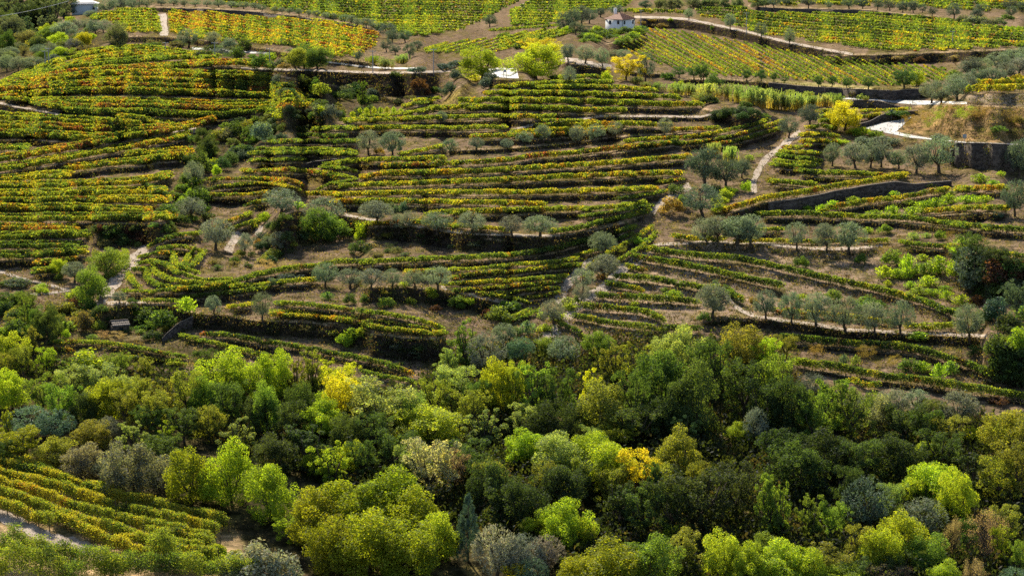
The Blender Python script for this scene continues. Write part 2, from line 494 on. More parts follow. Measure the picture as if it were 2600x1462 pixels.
class MB:
    """collects quads"""
    def __init__(self):
        self.v, self.f, self.c, self.m, self.n = [], [], [], [], 0

    def quads(self, v, f, c=(1, 1, 1), mi=0):
        f = np.asarray(f)
        self.v.append(np.asarray(v, float))
        self.f.append(f + self.n)
        cc = np.empty((len(f), 3))
        cc[:] = c
        self.c.append(cc)
        self.m.append(np.full(len(f), mi))
        self.n += len(v)

    def box(self, x0, y0, z0, x1, y1, z1, mi=0, M=None):
        v = np.array([(x, y, z) for z in (z0, z1) for x, y in ((x0, y0), (x1, y0), (x1, y1), (x0, y1))], float)
        if M is not None:
            v = v @ np.array(M.to_3x3()).T + np.array(M.translation)
        self.quads(v, [(0, 3, 2, 1), (4, 5, 6, 7), (0, 1, 5, 4), (1, 2, 6, 5), (2, 3, 7, 6), (3, 0, 4, 7)], mi=mi)

    def tube(self, pts, rad, n=6, mi=0, c=(1, 1, 1)):
        pts = np.asarray(pts, float)
        rad = np.broadcast_to(np.asarray(rad, float), (len(pts),))
        a = np.arange(n) / n * 2 * math.pi
        vs = []
        for i, p in enumerate(pts):
            t = pts[min(i + 1, len(pts) - 1)] - pts[max(i - 1, 0)]
            t = t / (np.linalg.norm(t) + 1e-9)
            s = np.cross(t, (0.31, 0.95, 0.05) if abs(t[2]) > .5 else (0, 0, 1.0))
            s /= np.linalg.norm(s) + 1e-9
            w = np.cross(s, t)
            vs.append(p + rad[i] * (np.cos(a)[:, None] * s + np.sin(a)[:, None] * w))
        k = len(pts)
        f = [(i * n + j, i * n + (j + 1) % n, (i + 1) * n + (j + 1) % n, (i + 1) * n + j) for i in range(k - 1) for j in range(n)]
        v = np.concatenate(vs + [pts[-1:] + 0])
        top = len(v) - 1
        f += [((k - 1) * n + j, (k - 1) * n + (j + 1) % n, top, top) for j in range(n)] if False else []
        self.quads(v, f, c, mi)

    def mesh(self, name, mats, col=True, smooth=False):
        return mesh_np(name, np.concatenate(self.v), np.concatenate(self.f), mats,
                       np.concatenate(self.c) if col else None, np.concatenate(self.m), smooth)


def leafq(mb_or_none, pos, size, col, aspect=1.0, axis=None, nbias=None, r=rng):
    """random little quads at pos; axis: long direction per leaf; nbias: direction normals lean to"""
    n = len(pos)
    nrm = r.normal(size=(n, 3))
    if nbias is not None:
        nrm = nrm * .8 + nbias
    nrm /= np.linalg.norm(nrm, axis=1, keepdims=True) + 1e-9
    a = r.normal(size=(n, 3)) if axis is None else axis + r.normal(size=(n, 3)) * .3
    a -= (a * nrm).sum(1, keepdims=True) * nrm
    a /= np.linalg.norm(a, axis=1, keepdims=True) + 1e-9
    b = np.cross(nrm, a)
    s = (np.asarray(size) * r.uniform(.65, 1.3, n))[:, None] * .5
    v = np.empty((n, 4, 3))
    v[:, 0] = pos - a * s * 1.15
    v[:, 1] = pos + b * s * aspect * .8
    v[:, 2] = pos + a * s * 1.15
    v[:, 3] = pos - b * s * aspect * .8
    return v.reshape(-1, 3), np.arange(4 * n).reshape(n, 4), col


# ------------------------------------------------------------------ materials
def new_mat(name):
    m = bpy.data.materials.new(name)
    m.use_nodes = True
    t = m.node_tree
    for n in list(t.nodes):
        if n.type != 'OUTPUT_MATERIAL':
            t.nodes.remove(n)
    return m, t, t.nodes["Material Output"]


def leaf_mat(name, trans=0.5, warm=(1.5, 1.35, .55), gloss=.03):
    m, t, out = new_mat(name)
    N_, Lk = t.nodes.new, t.links.new
    at = N_("ShaderNodeAttribute"); at.attribute_name = "Col"
    oi = N_("ShaderNodeObjectInfo")
    mul = N_("ShaderNodeMix"); mul.data_type = 'RGBA'; mul.blend_type = 'MULTIPLY'; mul.inputs[0].default_value = 1
    Lk(at.outputs[0], mul.inputs[6]); Lk(oi.outputs['Color'], mul.inputs[7])
    wm = N_("ShaderNodeMix"); wm.data_type = 'RGBA'; wm.blend_type = 'MULTIPLY'; wm.inputs[0].default_value = 1
    Lk(mul.outputs[2], wm.inputs[6]); wm.inputs[7].default_value = (*warm, 1)
    d = N_("ShaderNodeBsdfDiffuse"); tr = N_("ShaderNodeBsdfTranslucent"); gl = N_("ShaderNodeBsdfGlossy")
    gl.inputs['Roughness'].default_value = .6
    gl.inputs['Color'].default_value = (.9, .92, 1, 1)
    Lk(mul.outputs[2], d.inputs[0]); Lk(wm.outputs[2], tr.inputs[0])
    m1 = N_("ShaderNodeMixShader"); m1.inputs[0].default_value = trans
    Lk(d.outputs[0], m1.inputs[1]); Lk(tr.outputs[0], m1.inputs[2])
    m2 = N_("ShaderNodeMixShader"); m2.inputs[0].default_value = gloss
    Lk(m1.outputs[0], m2.inputs[1]); Lk(gl.outputs[0], m2.inputs[2])
    Lk(m2.outputs[0], out.inputs[0])
    return m


def rough_mat(name, c1, c2, scale=3.0, rough=.9, bump=.2, spec=.2, detail=6, c3=None):
    m, t, out = new_mat(name)
    N_, Lk = t.nodes.new, t.links.new
    geo = N_("ShaderNodeNewGeometry")
    no = N_("ShaderNodeTexNoise"); no.inputs['Scale'].default_value = scale; no.inputs['Detail'].default_value = detail
    Lk(geo.outputs['Position'], no.inputs['Vector'])
    rp = N_("ShaderNodeValToRGB")
    rp.color_ramp.elements[0].position = .35; rp.color_ramp.elements[1].position = .66
    rp.color_ramp.elements[0].color = (*c1, 1); rp.color_ramp.elements[1].color = (*c2, 1)
    Lk(no.outputs[0], rp.inputs[0])
    p = N_("ShaderNodeBsdfPrincipled")
    p.inputs['Roughness'].default_value = rough
    p.inputs['Specular IOR Level'].default_value = spec
    Lk(rp.outputs[0], p.inputs['Base Color'])
    b = N_("ShaderNodeBump"); b.inputs['Strength'].default_value = bump; b.inputs['Distance'].default_value = .1
    Lk(no.outputs[0], b.inputs['Height']); Lk(b.outputs[0], p.inputs['Normal'])
    Lk(p.outputs[0], out.inputs[0])
    return m


def stone_mat(name, c1, c2, sc=2.5):
    m, t, out = new_mat(name)
    N_, Lk = t.nodes.new, t.links.new
    geo = N_("ShaderNodeNewGeometry")
    mp = N_("ShaderNodeMapping"); mp.inputs['Scale'].default_value = (sc, sc, sc * 2.2)
    Lk(geo.outputs['Position'], mp.inputs[0])
    vo = N_("ShaderNodeTexVoronoi"); vo.inputs['Scale'].default_value = 1
    Lk(mp.outputs[0], vo.inputs['Vector'])
    ve = N_("ShaderNodeTexVoronoi"); ve.feature = 'DISTANCE_TO_EDGE'
    Lk(mp.outputs[0], ve.inputs['Vector'])
    rp = N_("ShaderNodeMix"); rp.data_type = 'RGBA'
    rp.inputs[6].default_value = (*c1, 1); rp.inputs[7].default_value = (*c2, 1)
    sx = N_("ShaderNodeSeparateColor"); Lk(vo.outputs['Color'], sx.inputs[0]); Lk(sx.outputs[0], rp.inputs[0])
    p = N_("ShaderNodeBsdfPrincipled"); p.inputs['Roughness'].default_value = .95; p.inputs['Specular IOR Level'].default_value = .1
    Lk(rp.outputs[2], p.inputs['Base Color'])
    b = N_("ShaderNodeBump"); b.inputs['Strength'].default_value = .9; b.inputs['Distance'].default_value = .12
    Lk(ve.outputs[0], b.inputs['Height']); Lk(b.outputs[0], p.inputs['Normal'])
    Lk(p.outputs[0], out.inputs[0])
    return m


def plain(name, c, rough=.6, metal=0.0, spec=.3):
    return rough_mat(name, tuple(x * .88 for x in c), tuple(min(1, x * 1.08) for x in c), 1.5, rough, .05, spec)


M_VINE = leaf_mat("vine_leaf", .58, (1.7, 1.6, .5), .015)
M_LEAF = leaf_mat("tree_leaf", .52, (1.7, 1.6, .5), .010)
M_OLIVE = leaf_mat("olive_leaf", .28, (1.3, 1.35, .8), .015)
M_WOOD = rough_mat("bark", (.05, .038, .028), (.12, .09, .065), 6, .95, .5, .1)
M_VWOOD = rough_mat("vine_wood", (.06, .04, .03), (.13, .09, .06), 6, .95, .3, .1)
M_WALL = stone_mat("schist_wall", (.06, .047, .04), (.16, .125, .10), 1.7)
M_WHITE = rough_mat("whitewash", (.74, .74, .72), (.82, .82, .80), .6, .9, .05, .1)
M_PALE = rough_mat("weathered_render", (.40, .44, .46), (.52, .55, .56), .5, .9, .1, .1)
M_TILE = rough_mat("clay_tiles", (.24, .11, .075), (.40, .24, .17), 3, .85, .4, .2)
M_SHUT = plain("dark_shutter", (.03, .045, .06), .5)
M_ASPH = rough_mat("asphalt", (.30, .29, .28), (.40, .39, .37), 1.2, .75, .1, .5)
M_DIRT = rough_mat("track_dirt", (.25, .195, .15), (.38, .31, .25), .9, .95, .3, .1)
M_METAL = plain("galvanised_post", (.32, .33, .34), .5)
M_SIGN = plain("sign_back", (.30, .34, .38), .45)
M_SLATE = rough_mat("slate_slabs", (.09, .078, .07), (.17, .145, .13), 2.5, .9, .5, .1)
M_WIRE = plain("wire", (.5, .5, .5), .5)

# hillside material: colour per survey point (soil kind, plus shade darkened into the risers) broken up by noise
m, t, out = new_mat("hillside_soil")
N_, Lk = t.nodes.new, t.links.new
at = N_("ShaderNodeAttribute"); at.attribute_name = "Soil"
geo = N_("ShaderNodeNewGeometry")
n1 = N_("ShaderNodeTexNoise"); n1.inputs['Scale'].default_value = .5; n1.inputs['Detail'].default_value = 9; n1.inputs['Roughness'].default_value = .72
n2 = N_("ShaderNodeTexNoise"); n2.inputs['Scale'].default_value = 2.3; n2.inputs['Detail'].default_value = 5
for q_ in (n1, n2):
    Lk(geo.outputs['Position'], q_.inputs['Vector'])
r1 = N_("ShaderNodeValToRGB")
r1.color_ramp.elements[0].position = .36; r1.color_ramp.elements[0].color = (.32, .36, .28, 1)
r1.color_ramp.elements[1].position = .62; r1.color_ramp.elements[1].color = (1.28, 1.2, 1.1, 1)
Lk(n1.outputs[0], r1.inputs[0])
r2 = N_("ShaderNodeValToRGB")
r2.color_ramp.elements[0].position = .3; r2.color_ramp.elements[0].color = (.62, .62, .62, 1)
r2.color_ramp.elements[1].position = .7; r2.color_ramp.elements[1].color = (1.2, 1.2, 1.2, 1)
Lk(n2.outputs[0], r2.inputs[0])
ma = N_("ShaderNodeMix"); ma.data_type = 'RGBA'; ma.blend_type = 'MULTIPLY'; ma.inputs[0].default_value = 1
mb_ = N_("ShaderNodeMix"); mb_.data_type = 'RGBA'; mb_.blend_type = 'MULTIPLY'; mb_.inputs[0].default_value = 1
Lk(at.outputs[0], ma.inputs[6]); Lk(r1.outputs[0], ma.inputs[7])
Lk(ma.outputs[2], mb_.inputs[6]); Lk(r2.outputs[0], mb_.inputs[7])
bs = N_("ShaderNodeBsdfDiffuse")
Lk(mb_.outputs[2], bs.inputs[0])
bp = N_("ShaderNodeBump"); bp.inputs['Strength'].default_value = .8; bp.inputs['Distance'].default_value = .25
Lk(n2.outputs[0], bp.inputs['Height']); Lk(bp.outputs[0], bs.inputs['Normal'])
Lk(bs.outputs[0], out.inputs[0])
M_SOIL = m

# ------------------------------------------------------------------ terrain mesh
SO_TAN, SO_ROCK_SHADE = np.array((.20, .145, .105)), np.array((.048, .037, .035))
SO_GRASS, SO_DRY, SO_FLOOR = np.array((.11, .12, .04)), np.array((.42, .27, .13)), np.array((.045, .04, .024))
soil = np.empty((NV, NU, 3))
soil[:] = SO_TAN
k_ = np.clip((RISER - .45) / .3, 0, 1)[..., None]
soil = soil * (1 - k_) + SO_ROCK_SHADE * k_  # steep risers: schist colour, darkened further to paint in the bank shade

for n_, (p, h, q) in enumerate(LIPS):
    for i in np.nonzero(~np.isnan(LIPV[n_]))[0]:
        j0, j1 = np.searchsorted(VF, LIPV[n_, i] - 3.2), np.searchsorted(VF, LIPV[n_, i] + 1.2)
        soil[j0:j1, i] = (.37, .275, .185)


def in_poly(poly, u, v):
    inside = np.zeros(u.shape, bool)
    n = len(poly)
    for a in range(n):
        x0, y0 = poly[a][:2]
        x1, y1 = poly[(a + 1) % n][:2]
        if y0 == y1:
            continue
        c = ((y0 > v) != (y1 > v)) & (u < (x1 - x0) * (v - y0) / (y1 - y0) + x0)
        inside ^= c
    return inside


def paint(poly, c, k=1.0):
    msk = in_poly(pts_of(poly), UU, VV).astype(float)
    for _ in range(2):
        msk = (msk + np.roll(msk, 1, 0) + np.roll(msk, -1, 0) + np.roll(msk, 1, 1) + np.roll(msk, -1, 1)) / 5
    msk = (msk * k)[..., None]
    soil[:] = soil * (1 - msk) + np.array(c) * msk


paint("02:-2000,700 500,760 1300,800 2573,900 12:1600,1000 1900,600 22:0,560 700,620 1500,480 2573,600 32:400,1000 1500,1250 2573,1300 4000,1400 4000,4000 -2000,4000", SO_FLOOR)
paint("30:1300,1320 1480,1075 1700,1055 2573,1090 2900,1100 2900,1440 2000,1420", SO_DRY, .75)
paint("30:1900,1010 1950,960 2573,945 2900,945 2900,1080 2573,1075", (.40, .31, .25), .9)
paint("30:-200,790 0,800 800,860 1300,880 1500,880 1500,900 1200,907 400,867", (.42, .37, .16), .9)
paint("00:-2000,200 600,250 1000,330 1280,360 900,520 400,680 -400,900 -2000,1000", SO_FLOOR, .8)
paint("10:1850,1060 2000,920 2160,830 2230,800 2100,900 1950,1080", (.42, .33, .10), .8)
paint("21:1330,1000 2573,980 31:900,1020 1500,1300 32:300,300 22:1700,350 400,560 420,400 21:1000,1400", (.31, .23, .175), .85)
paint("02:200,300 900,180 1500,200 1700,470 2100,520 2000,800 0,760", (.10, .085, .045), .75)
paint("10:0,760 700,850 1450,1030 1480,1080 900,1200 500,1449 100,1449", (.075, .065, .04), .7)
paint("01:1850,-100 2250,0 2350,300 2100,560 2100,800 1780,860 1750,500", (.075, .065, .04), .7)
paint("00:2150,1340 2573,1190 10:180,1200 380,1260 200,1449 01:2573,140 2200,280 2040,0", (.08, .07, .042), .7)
paint("03:-500,350 0,330 900,560 2400,1000 2500,1449 -500,1600", (.46, .33, .20), .9)
soil *= (1 + .10 * vnoise(UU, VV, 90, 40, 11) + .08 * vnoise(UU, VV, 30, 12, 12))[..., None]
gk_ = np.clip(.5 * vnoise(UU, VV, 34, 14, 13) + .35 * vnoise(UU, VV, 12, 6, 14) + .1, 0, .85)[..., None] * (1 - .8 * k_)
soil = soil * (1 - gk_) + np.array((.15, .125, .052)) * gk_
soil = np.clip(soil, .02, .6)
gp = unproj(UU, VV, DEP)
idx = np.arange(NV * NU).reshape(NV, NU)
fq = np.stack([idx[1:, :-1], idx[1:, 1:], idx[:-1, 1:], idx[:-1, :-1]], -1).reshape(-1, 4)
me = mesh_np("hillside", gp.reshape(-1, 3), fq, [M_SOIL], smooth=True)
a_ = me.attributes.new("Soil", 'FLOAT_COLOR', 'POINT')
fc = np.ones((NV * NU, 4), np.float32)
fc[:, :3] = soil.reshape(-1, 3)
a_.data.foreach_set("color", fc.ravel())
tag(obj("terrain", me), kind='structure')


# ------------------------------------------------------------------ roads and tracks (sheets on the ground)
def sample_poly(p, step):
    p = np.array([q[:2] for q in p], float)
    d = np.r_[0, np.cumsum(np.hypot(*np.diff(p, axis=0).T))]
    s = np.arange(0, d[-1] + step * .5, step)
    s[-1] = min(s[-1], d[-1])
    return np.stack([np.interp(s, d, p[:, 0]), np.interp(s, d, p[:, 1])], 1)


def band(name, top, bottom, mat, lift=.07, n=48, m_=7, kind='structure'):
    """sheet between two survey lines"""
    a, b = np.array([q[:2] for q in pts_of(top)]), np.array([q[:2] for q in pts_of(bottom)])

    def rs(p):
        d = np.r_[0, np.cumsum(np.hypot(*np.diff(p, axis=0).T))]
        s = np.linspace(0, d[-1], n)
        return np.stack([np.interp(s, d, p[:, 0]), np.interp(s, d, p[:, 1])], 1)
    a, b = rs(a), rs(b)
    tt = np.linspace(0, 1, m_)[:, None, None]
    g = a[None] * (1 - tt) + b[None] * tt
    v = ground(g[..., 0], g[..., 1], lift).reshape(-1, 3)
    ii = np.arange(m_ * n).reshape(m_, n)
    f = np.stack([ii[1:, :-1], ii[1:, 1:], ii[:-1, 1:], ii[:-1, :-1]], -1).reshape(-1, 4)
    o = obj(name, mesh_np(name, v, f, [mat], smooth=True))
    tag(o, kind=kind)
    return o


def strip(name, s, w, mat=None, lift=.06):
    """track of width w (survey px, given on the sheets) along a line"""
    p = sample_poly(pts_of(s), 4)
    w = w / 3.9585
    t = np.gradient(p, axis=0)
    t /= np.linalg.norm(t, axis=1, keepdims=True) + 1e-9
    nn = np.stack([-t[:, 1], t[:, 0]], 1)
    wv = w * (1 + .25 * np.sin(np.arange(len(p)) * .7) * rng.uniform(.3, 1, len(p)))
    m_ = 5
    off = np.linspace(-.5, .5, m_)[:, None, None]
    g = p[None] + nn[None] * off * wv[None, :, None]
    v = ground(g[..., 0], g[..., 1], lift).reshape(-1, 3)
    n = len(p)
    ii = np.arange(m_ * n).reshape(m_, n)
    f = np.stack([ii[1:, :-1], ii[1:, 1:], ii[:-1, 1:], ii[:-1, :-1]], -1).reshape(-1, 4)
    return tag(obj(name, mesh_np(name, v, f, [mat or M_DIRT], smooth=True)), kind='structure')


band("road", "30:150,958 400,962 700,980 1000,998 1300,1008 1620,1018 2000,1030", "30:150,974 400,978 740,998 1100,1014 1260,1038 1500,1058 2000,1052", M_ASPH)
band("road", "30:985,1285 1150,1238 1300,1212 1440,1178 1440,1180", "30:990,1300 1080,1315 1180,1335 1290,1325 1330,1290", M_ASPH)
band("road", "30:1180,1330 1290,1322 1340,1342 1500,1372 1650,1398 2000,1432 2700,1460", "30:1170,1338 1300,1362 1400,1386 1640,1408 2000,1440 2700,1470", M_ASPH)
band("road", "10:2200,705 2330,692 2450,688 2573,690 2620,692", "10:2250,740 2350,770 2480,786 2573,792 2640,792", M_ASPH)
strip("road", "00:1930,490 2150,500 2300,516 10:0,532 160,548", 20, M_ASPH)
strip("road", "10:700,625 1000,665 1230,685 1400,692 1620,692", 16, M_ASPH)
strip("dirt_track", "10:-150,692 0,700 300,705 600,712 1000,728 1300,737 1600,731 1950,720", 20)
strip("dirt_track", "00:1625,145 1640,230 1645,300 1650,370", 80)
strip("dirt_track", "00:-300,1000 0,1040 200,1083 500,1137 800,1187 1100,1237 1400,1282 1620,1303", 18)
strip("dirt_track", "00:1740,1330 1860,1322 1975,1312", 60)
strip("dirt_track", "01:1480,1060 1390,1120 1300,1210 1220,1310 1150,1400 1100,1480 02:1060,60 1010,130", 110)
strip("dirt_track", "02:950,150 1100,150 1250,150 1470,150", 36)
strip("dirt_track", "01:-50,1270 150,1330 330,1385 600,1445 750,1480", 26)
strip("dirt_track", "02:200,85 330,62 550,45 700,20 850,60", 24)
strip("dirt_track", "30:330,1330 230,1400 31:100,60 0,130 -60,200 21:2460,300 2420,400 2440,500", 60)
strip("dirt_track", "21:1790,420 1650,490 1540,570 1450,640 1400,690", 70)
strip("dirt_track", "21:800,1180 690,1260 600,1350 530,1449 22:500,60 440,140", 85)
strip("dirt_track", "21:1390,1080 1230,1190 1120,1250 1020,1350 960,1420 22:820,60 700,140 580,270 530,340", 90)
strip("dirt_track", "22:470,410 380,460 300,520 220,590", 100)
strip("dirt_track", "20:0,1310 300,1237 600,1207 900,1172 1300,1172 1900,1178 2150,1120", 20)
strip("dirt_track", "11:890,712 1050,745 1300,790 1600,825 1900,875 2200,900 2573,915 21:280,930 480,918", 24)
strip("dirt_track", "20:490,590 700,630 850,660 1000,680", 50)
strip("dirt_track", "03:-100,800 100,880 300,980 500,1080 750,1130 1000,1220 1060,1280", 120)
strip("dirt_track", "12:1860,-10 2100,55 2300,105 2573,160", 26)
strip("dirt_track", "20:1230,176 1500,180 1750,196 2000,245 2200,290 2400,330 2573,380 30:250,440 600,505 850,550", 22)
strip("dirt_track", "20:-10,150 60,110 130,60", 50)
strip("dirt_track", "11:40,820 20,900 0,930", 60)
strip("dirt_track", "01:2290,1090 2330,1000 2380,930 2430,890", 80)
strip("dirt_track", "32:1900,300 1960,330", 30)
strip("dirt_track", "22:2150,80 2250,190 2330,240 2470,290 32:60,310 240,340 500,370 780,420 1080,435 1340,450 1800,470 2200,480", 34)
strip("dirt_track", "21:1420,1010 1620,1005 1980,985 2260,995 2573,1005 31:300,1043 600,1058 870,1052 1150,1022", 26)

# ------------------------------------------------------------------ vines
PAL = dict(g=(.095, .15, .032), yg=(.17, .215, .034), y=(.30, .275, .032), o=(.33, .185, .028), r=(.20, .065, .035), b=(.145, .09, .04), d=(.045, .075, .022))
MIX = {  # weights g, yg, y, o, r, b, d
    'g': (6, 6, 1.0, .1, .05, .3, 2.0), 'ny': (1.2, 6, 6, .5, 0, 0, .2), 'gg': (5, 7, 1.2, 0, 0, 0, 2), 'gd': (4, 2.5, .5, .15, .1, .6, 5), 'yg': (2.5, 8, 2.6, .25, .06, .15, .6),
    'm': (2.8, 5.4, 3.0, 1.1, .45, .8, .9), 'mr': (2.4, 3.6, 2.2, 1.8, 1.4, 1.8, 1.2), 'of': (1, 2.5, 4.5, 4, 1.6, 1.5, .6), 'yw': (1, 4.5, 6.5, .9, .15, .2, .2), 'yo': (1.6, 4.6, 4.0, 1.6, .4, .5, .6)}
PK = np.array([PAL[k] for k in ('g', 'yg', 'y', 'o', 'r', 'b', 'd')])


def vine_mesh(pts, hpx, cls, gap, r, fine=1.0, dens=9.0, wide_=.30, rough_=.03):
    p = sample_poly(pts, 3)
    g = ground(p[:, 0], p[:, 1])
    d = np.r_[0, np.cumsum(np.linalg.norm(np.diff(g, axis=0), axis=1))]
    if d[-1] < 1:
        return None
    ppm = float(np.mean(ppm_at(p[:, 0], p[:, 1])))
    Hh_ = hpx / ppm * 1.12
    lsz = 3.6 / ppm * fine
    sp = 1.0
    s = np.arange(.3, d[-1], sp)
    s = s + r.uniform(-.2, .2, len(s))
    b = np.stack([np.interp(s, d, g[:, k]) for k in range(3)], 1)
    tg = np.stack([np.interp(s + .5, d, g[:, k]) - np.interp(s - .5, d, g[:, k]) for k in range(3)], 1)
    tg /= np.linalg.norm(tg, axis=1, keepdims=True) + 1e-9
    weak = r.uniform(size=len(s)) < gap * 1.5
    keep = np.ones(len(s), bool)
    # colour runs: a few neighbouring vines share a colour
    w = np.array(MIX[cls]); w = w / w.sum()
    od = np.array((6, 0, 1, 2, 3, 4, 5))
    pu, pv = np.interp(s, d, p[:, 0]), np.interp(s, d, p[:, 1])
    sm = .47 + .44 * np.tanh(.85 * vnoise(pu, pv, 26, 16, 71) + .55 * vnoise(pu, pv, 90, 50, 72))
    xx = np.where(r.uniform(size=len(s)) < .35, r.uniform(size=len(s)), np.clip(sm + r.normal(0, .12, len(s)), 0, .9999))
    ci = od[np.clip(np.searchsorted(np.cumsum(w[od]), xx), 0, 6)]
    hv = Hh_ * r.uniform(.90, 1.06, len(s)) * (1 + .05 * np.sin(s * .35 + r.uniform(0, 6)))
    hv = np.where(weak, hv * .55, hv) * (1 + rough_ * r.normal(0, 1, len(s)))
    nl = int(max(10, dens * sp * Hh_ / lsz ** 2))
    n = len(s)
    rep = np.repeat(np.arange(n)[keep], nl)
    k = len(rep)
    if k == 0:
        return None
    z = r.beta(1.7, 1.25, k)
    al = np.clip(r.normal(0, .42, k), -.95, .95) * sp
    wid = wide_ * (1 - .45 * np.abs(z - .45) * 2)
    cr = np.stack([-tg[:, 1], tg[:, 0], np.zeros(n)], 1)
    pos = b[rep] + tg[rep] * al[:, None] + cr[rep] * (r.normal(0, 1, k) * wid)[:, None]
    pos[:, 2] += (.22 + .78 * z) * hv[rep]
    col = PK[ci[rep]] * (1 + r.normal(0, .16, (k, 1))) * (1 + r.normal(0, .07, (k, 3)))
    sw = r.uniform(size=k) < .30
    col[sw] = PK[r.choice(7, size=sw.sum(), p=w)]
    mbx = MB()
    v, f, c = leafq(None, pos, lsz, np.clip(col, .008, .6), nbias=np.array((0, 0, .25)), r=r)
    mbx.quads(v, f, c, 0)
    # stems
    sb = b[keep]
    m_ = len(sb)
    ww = max(.035, .45 / ppm)
    hh = hv[keep] * .55
    off = np.array([(-1, -1), (1, -1), (1, 1), (-1, 1)]) * ww / 2
    vv = np.empty((m_, 8, 3))
    vv[:, :4, :2] = sb[:, None, :2] + off
    vv[:, :4, 2] = sb[:, None, 2] - .15
    vv[:, 4:, :2] = sb[:, None, :2] + off + r.normal(0, .05, (m_, 1, 2))
    vv[:, 4:, 2] = sb[:, None, 2] + hh[:, None]
    ff = np.array([(0, 1, 5, 4), (1, 2, 6, 5), (2, 3, 7, 6), (3, 0, 4, 7)])
    mbx.quads(vv.reshape(-1, 3), (np.arange(m_)[:, None, None] * 8 + ff[None]).reshape(-1, 4), (1, 1, 1), 1)
    return mbx.mesh("vine_row", [M_VINE, M_VWOOD])


ORD = ["first", "second", "third", "fourth", "fifth", "sixth", "seventh", "eighth", "ninth", "tenth", "eleventh", "twelfth", "thirteenth",
       "fourteenth", "fifteenth", "sixteenth", "seventeenth", "eighteenth", "nineteenth"]


def ordw(i):
    if i < 19:
        return ORD[i]
    n = i + 1
    tens = {2: "twenty", 3: "thirty", 4: "forty", 5: "fifty", 6: "sixty", 7: "seventy", 8: "eighty"}[n // 10]
    return (tens[:-1] + "ieth") if n % 10 == 0 else tens + "-" + ORD[n % 10 - 1]


LOOK = {'g': "green", 'gd': "dark green", 'yg': "yellow-green", 'm': "mixed-colour", 'mr': "red-flecked", 'yw': "bright yellow", 'yo': "golden", 'of': "orange-gold", 'ny': "yellow", 'gg': "green"}
BLK = {'A': ("on the domed left hill", "vine rows on the domed left hill"),
       'B': ("on the lower left slope", "vine rows on the lower left slope"),
       'E': ("below the white road bend", "vine rows below the road bend"),
       'N': ("among small olives in mid slope", "vine rows among the small olives"),
       'F': ("on the long central terraces", "vine rows on the central terraces"),
       'H': ("in the curved amphitheatre", "curved vine rows by the pale track"),
       'G': ("below the great dark central bank", "vine rows below the dark bank"),
       'J': ("on the lower terraces left of the gully", "vine rows left of the gully"),
       'K': ("on the bare slope right of the gully", "vine rows right of the gully"),
       'L': ("on the right below the road wall", "vine rows below the road wall")}
byb = {}
for rw in ROWS:
    byb.setdefault(rw[0], []).append(rw)
for b_, lst in byb.items():
    lst.sort(key=lambda q: np.mean([a[1] for a in q[1]]))
    for i, (bk, p, h, cls, gap) in enumerate(lst):
        me = vine_mesh(p, h, cls, gap, np.random.default_rng(1000 + len(bpy.data.objects)))
        if me:
            tag(obj("vine_row", me), f"{LOOK[cls]} vine row {BLK[b_][0]}, {ordw(i)} from the top", "vine row", BLK[b_][1])


def field(poly, d, spacing, h, cls, where, group, gap=.02, fine=1.0, wob=2.0, edge="top", wide_=.30):
    """parallel vine rows clipped to a surveyed outline; d = row direction in survey px"""
    P = np.array([q[:2] for q in pts_of(poly)])
    d = np.array(d, float); d /= np.linalg.norm(d)
    nn = np.array([-d[1], d[0]])
    if nn[1] < 0:
        nn = -nn
    q = P @ nn
    out = []
    o = q.min() + spacing * .6
    while o < q.max():
        xs = []
        for a in range(len(P)):
            q0, q1 = q[a], q[(a + 1) % len(P)]
            if (q0 - o) * (q1 - o) < 0:
                tt = (o - q0) / (q1 - q0)
                xs.append(((P[a] * (1 - tt) + P[(a + 1) % len(P)] * tt) @ d))
        xs.sort()
        for k in range(0, len(xs) - 1, 2):
            if xs[k + 1] - xs[k] > 12:
                ss = np.linspace(xs[k] + 1, xs[k + 1] - 1, 12)
                ph = rng.uniform(0, 6)
                pp = ss[:, None] * d + (o + wob * np.sin(ss / 70 + o * .02) + rng.normal(0, .25, 12))[:, None] * nn
                out.append([tuple(z) for z in pp])
        o += spacing * rng.uniform(.93, 1.07)
    for i, p in enumerate(out):
        c = cls[rng.integers(len(cls))]
        me = vine_mesh(p, h, c, gap, np.random.default_rng(5000 + len(bpy.data.objects)), fine, 6.0, wide_)
        if me:
            tag(obj("vine_row", me), f"{LOOK[c]} vine row {where}, {ordw(i)} from the {edge}", "vine row", group)


field("10:-420,-60 2700,-60 2640,30 2330,200 2060,330 1600,390 1250,300 1130,262 800,205 400,140 0,100 -400,60", (1, .035), 6.2, 8.5, ['g', 'g', 'gd', 'yg', 'g'],
      "in the big green field at the top", "vine rows in the top field", fine=1.15)
field("00:1690,130 2100,140 2573,185 10:500,222 1000,285 1245,370 1190,480 1010,590 750,585 300,485 00:2300,430 1990,390 1720,365", (1, .16), 6.4, 9.5, ['yo', 'm', 'mr', 'of'],
      "in the orange field", "vine rows in the orange field", fine=1.15)
field("00:880,205 1050,150 1260,115 1560,112 1600,200 1620,355 1290,345 1150,260", (1, -.02), 6.4, 9.5, ['yg', 'm', 'yg'],
      "in the little field left of the dirt ramp", "vine rows left of the dirt ramp", fine=1.15)
field("10:1660,540 1750,480 2050,420 2300,395 2573,375 20:160,370 60,440 -60,510 -300,560", (1, -.30), 7.6, 4.8, ['g', 'g', 'yg'],
      "in the small striped plot above the road bend", "vine rows in the striped plot")
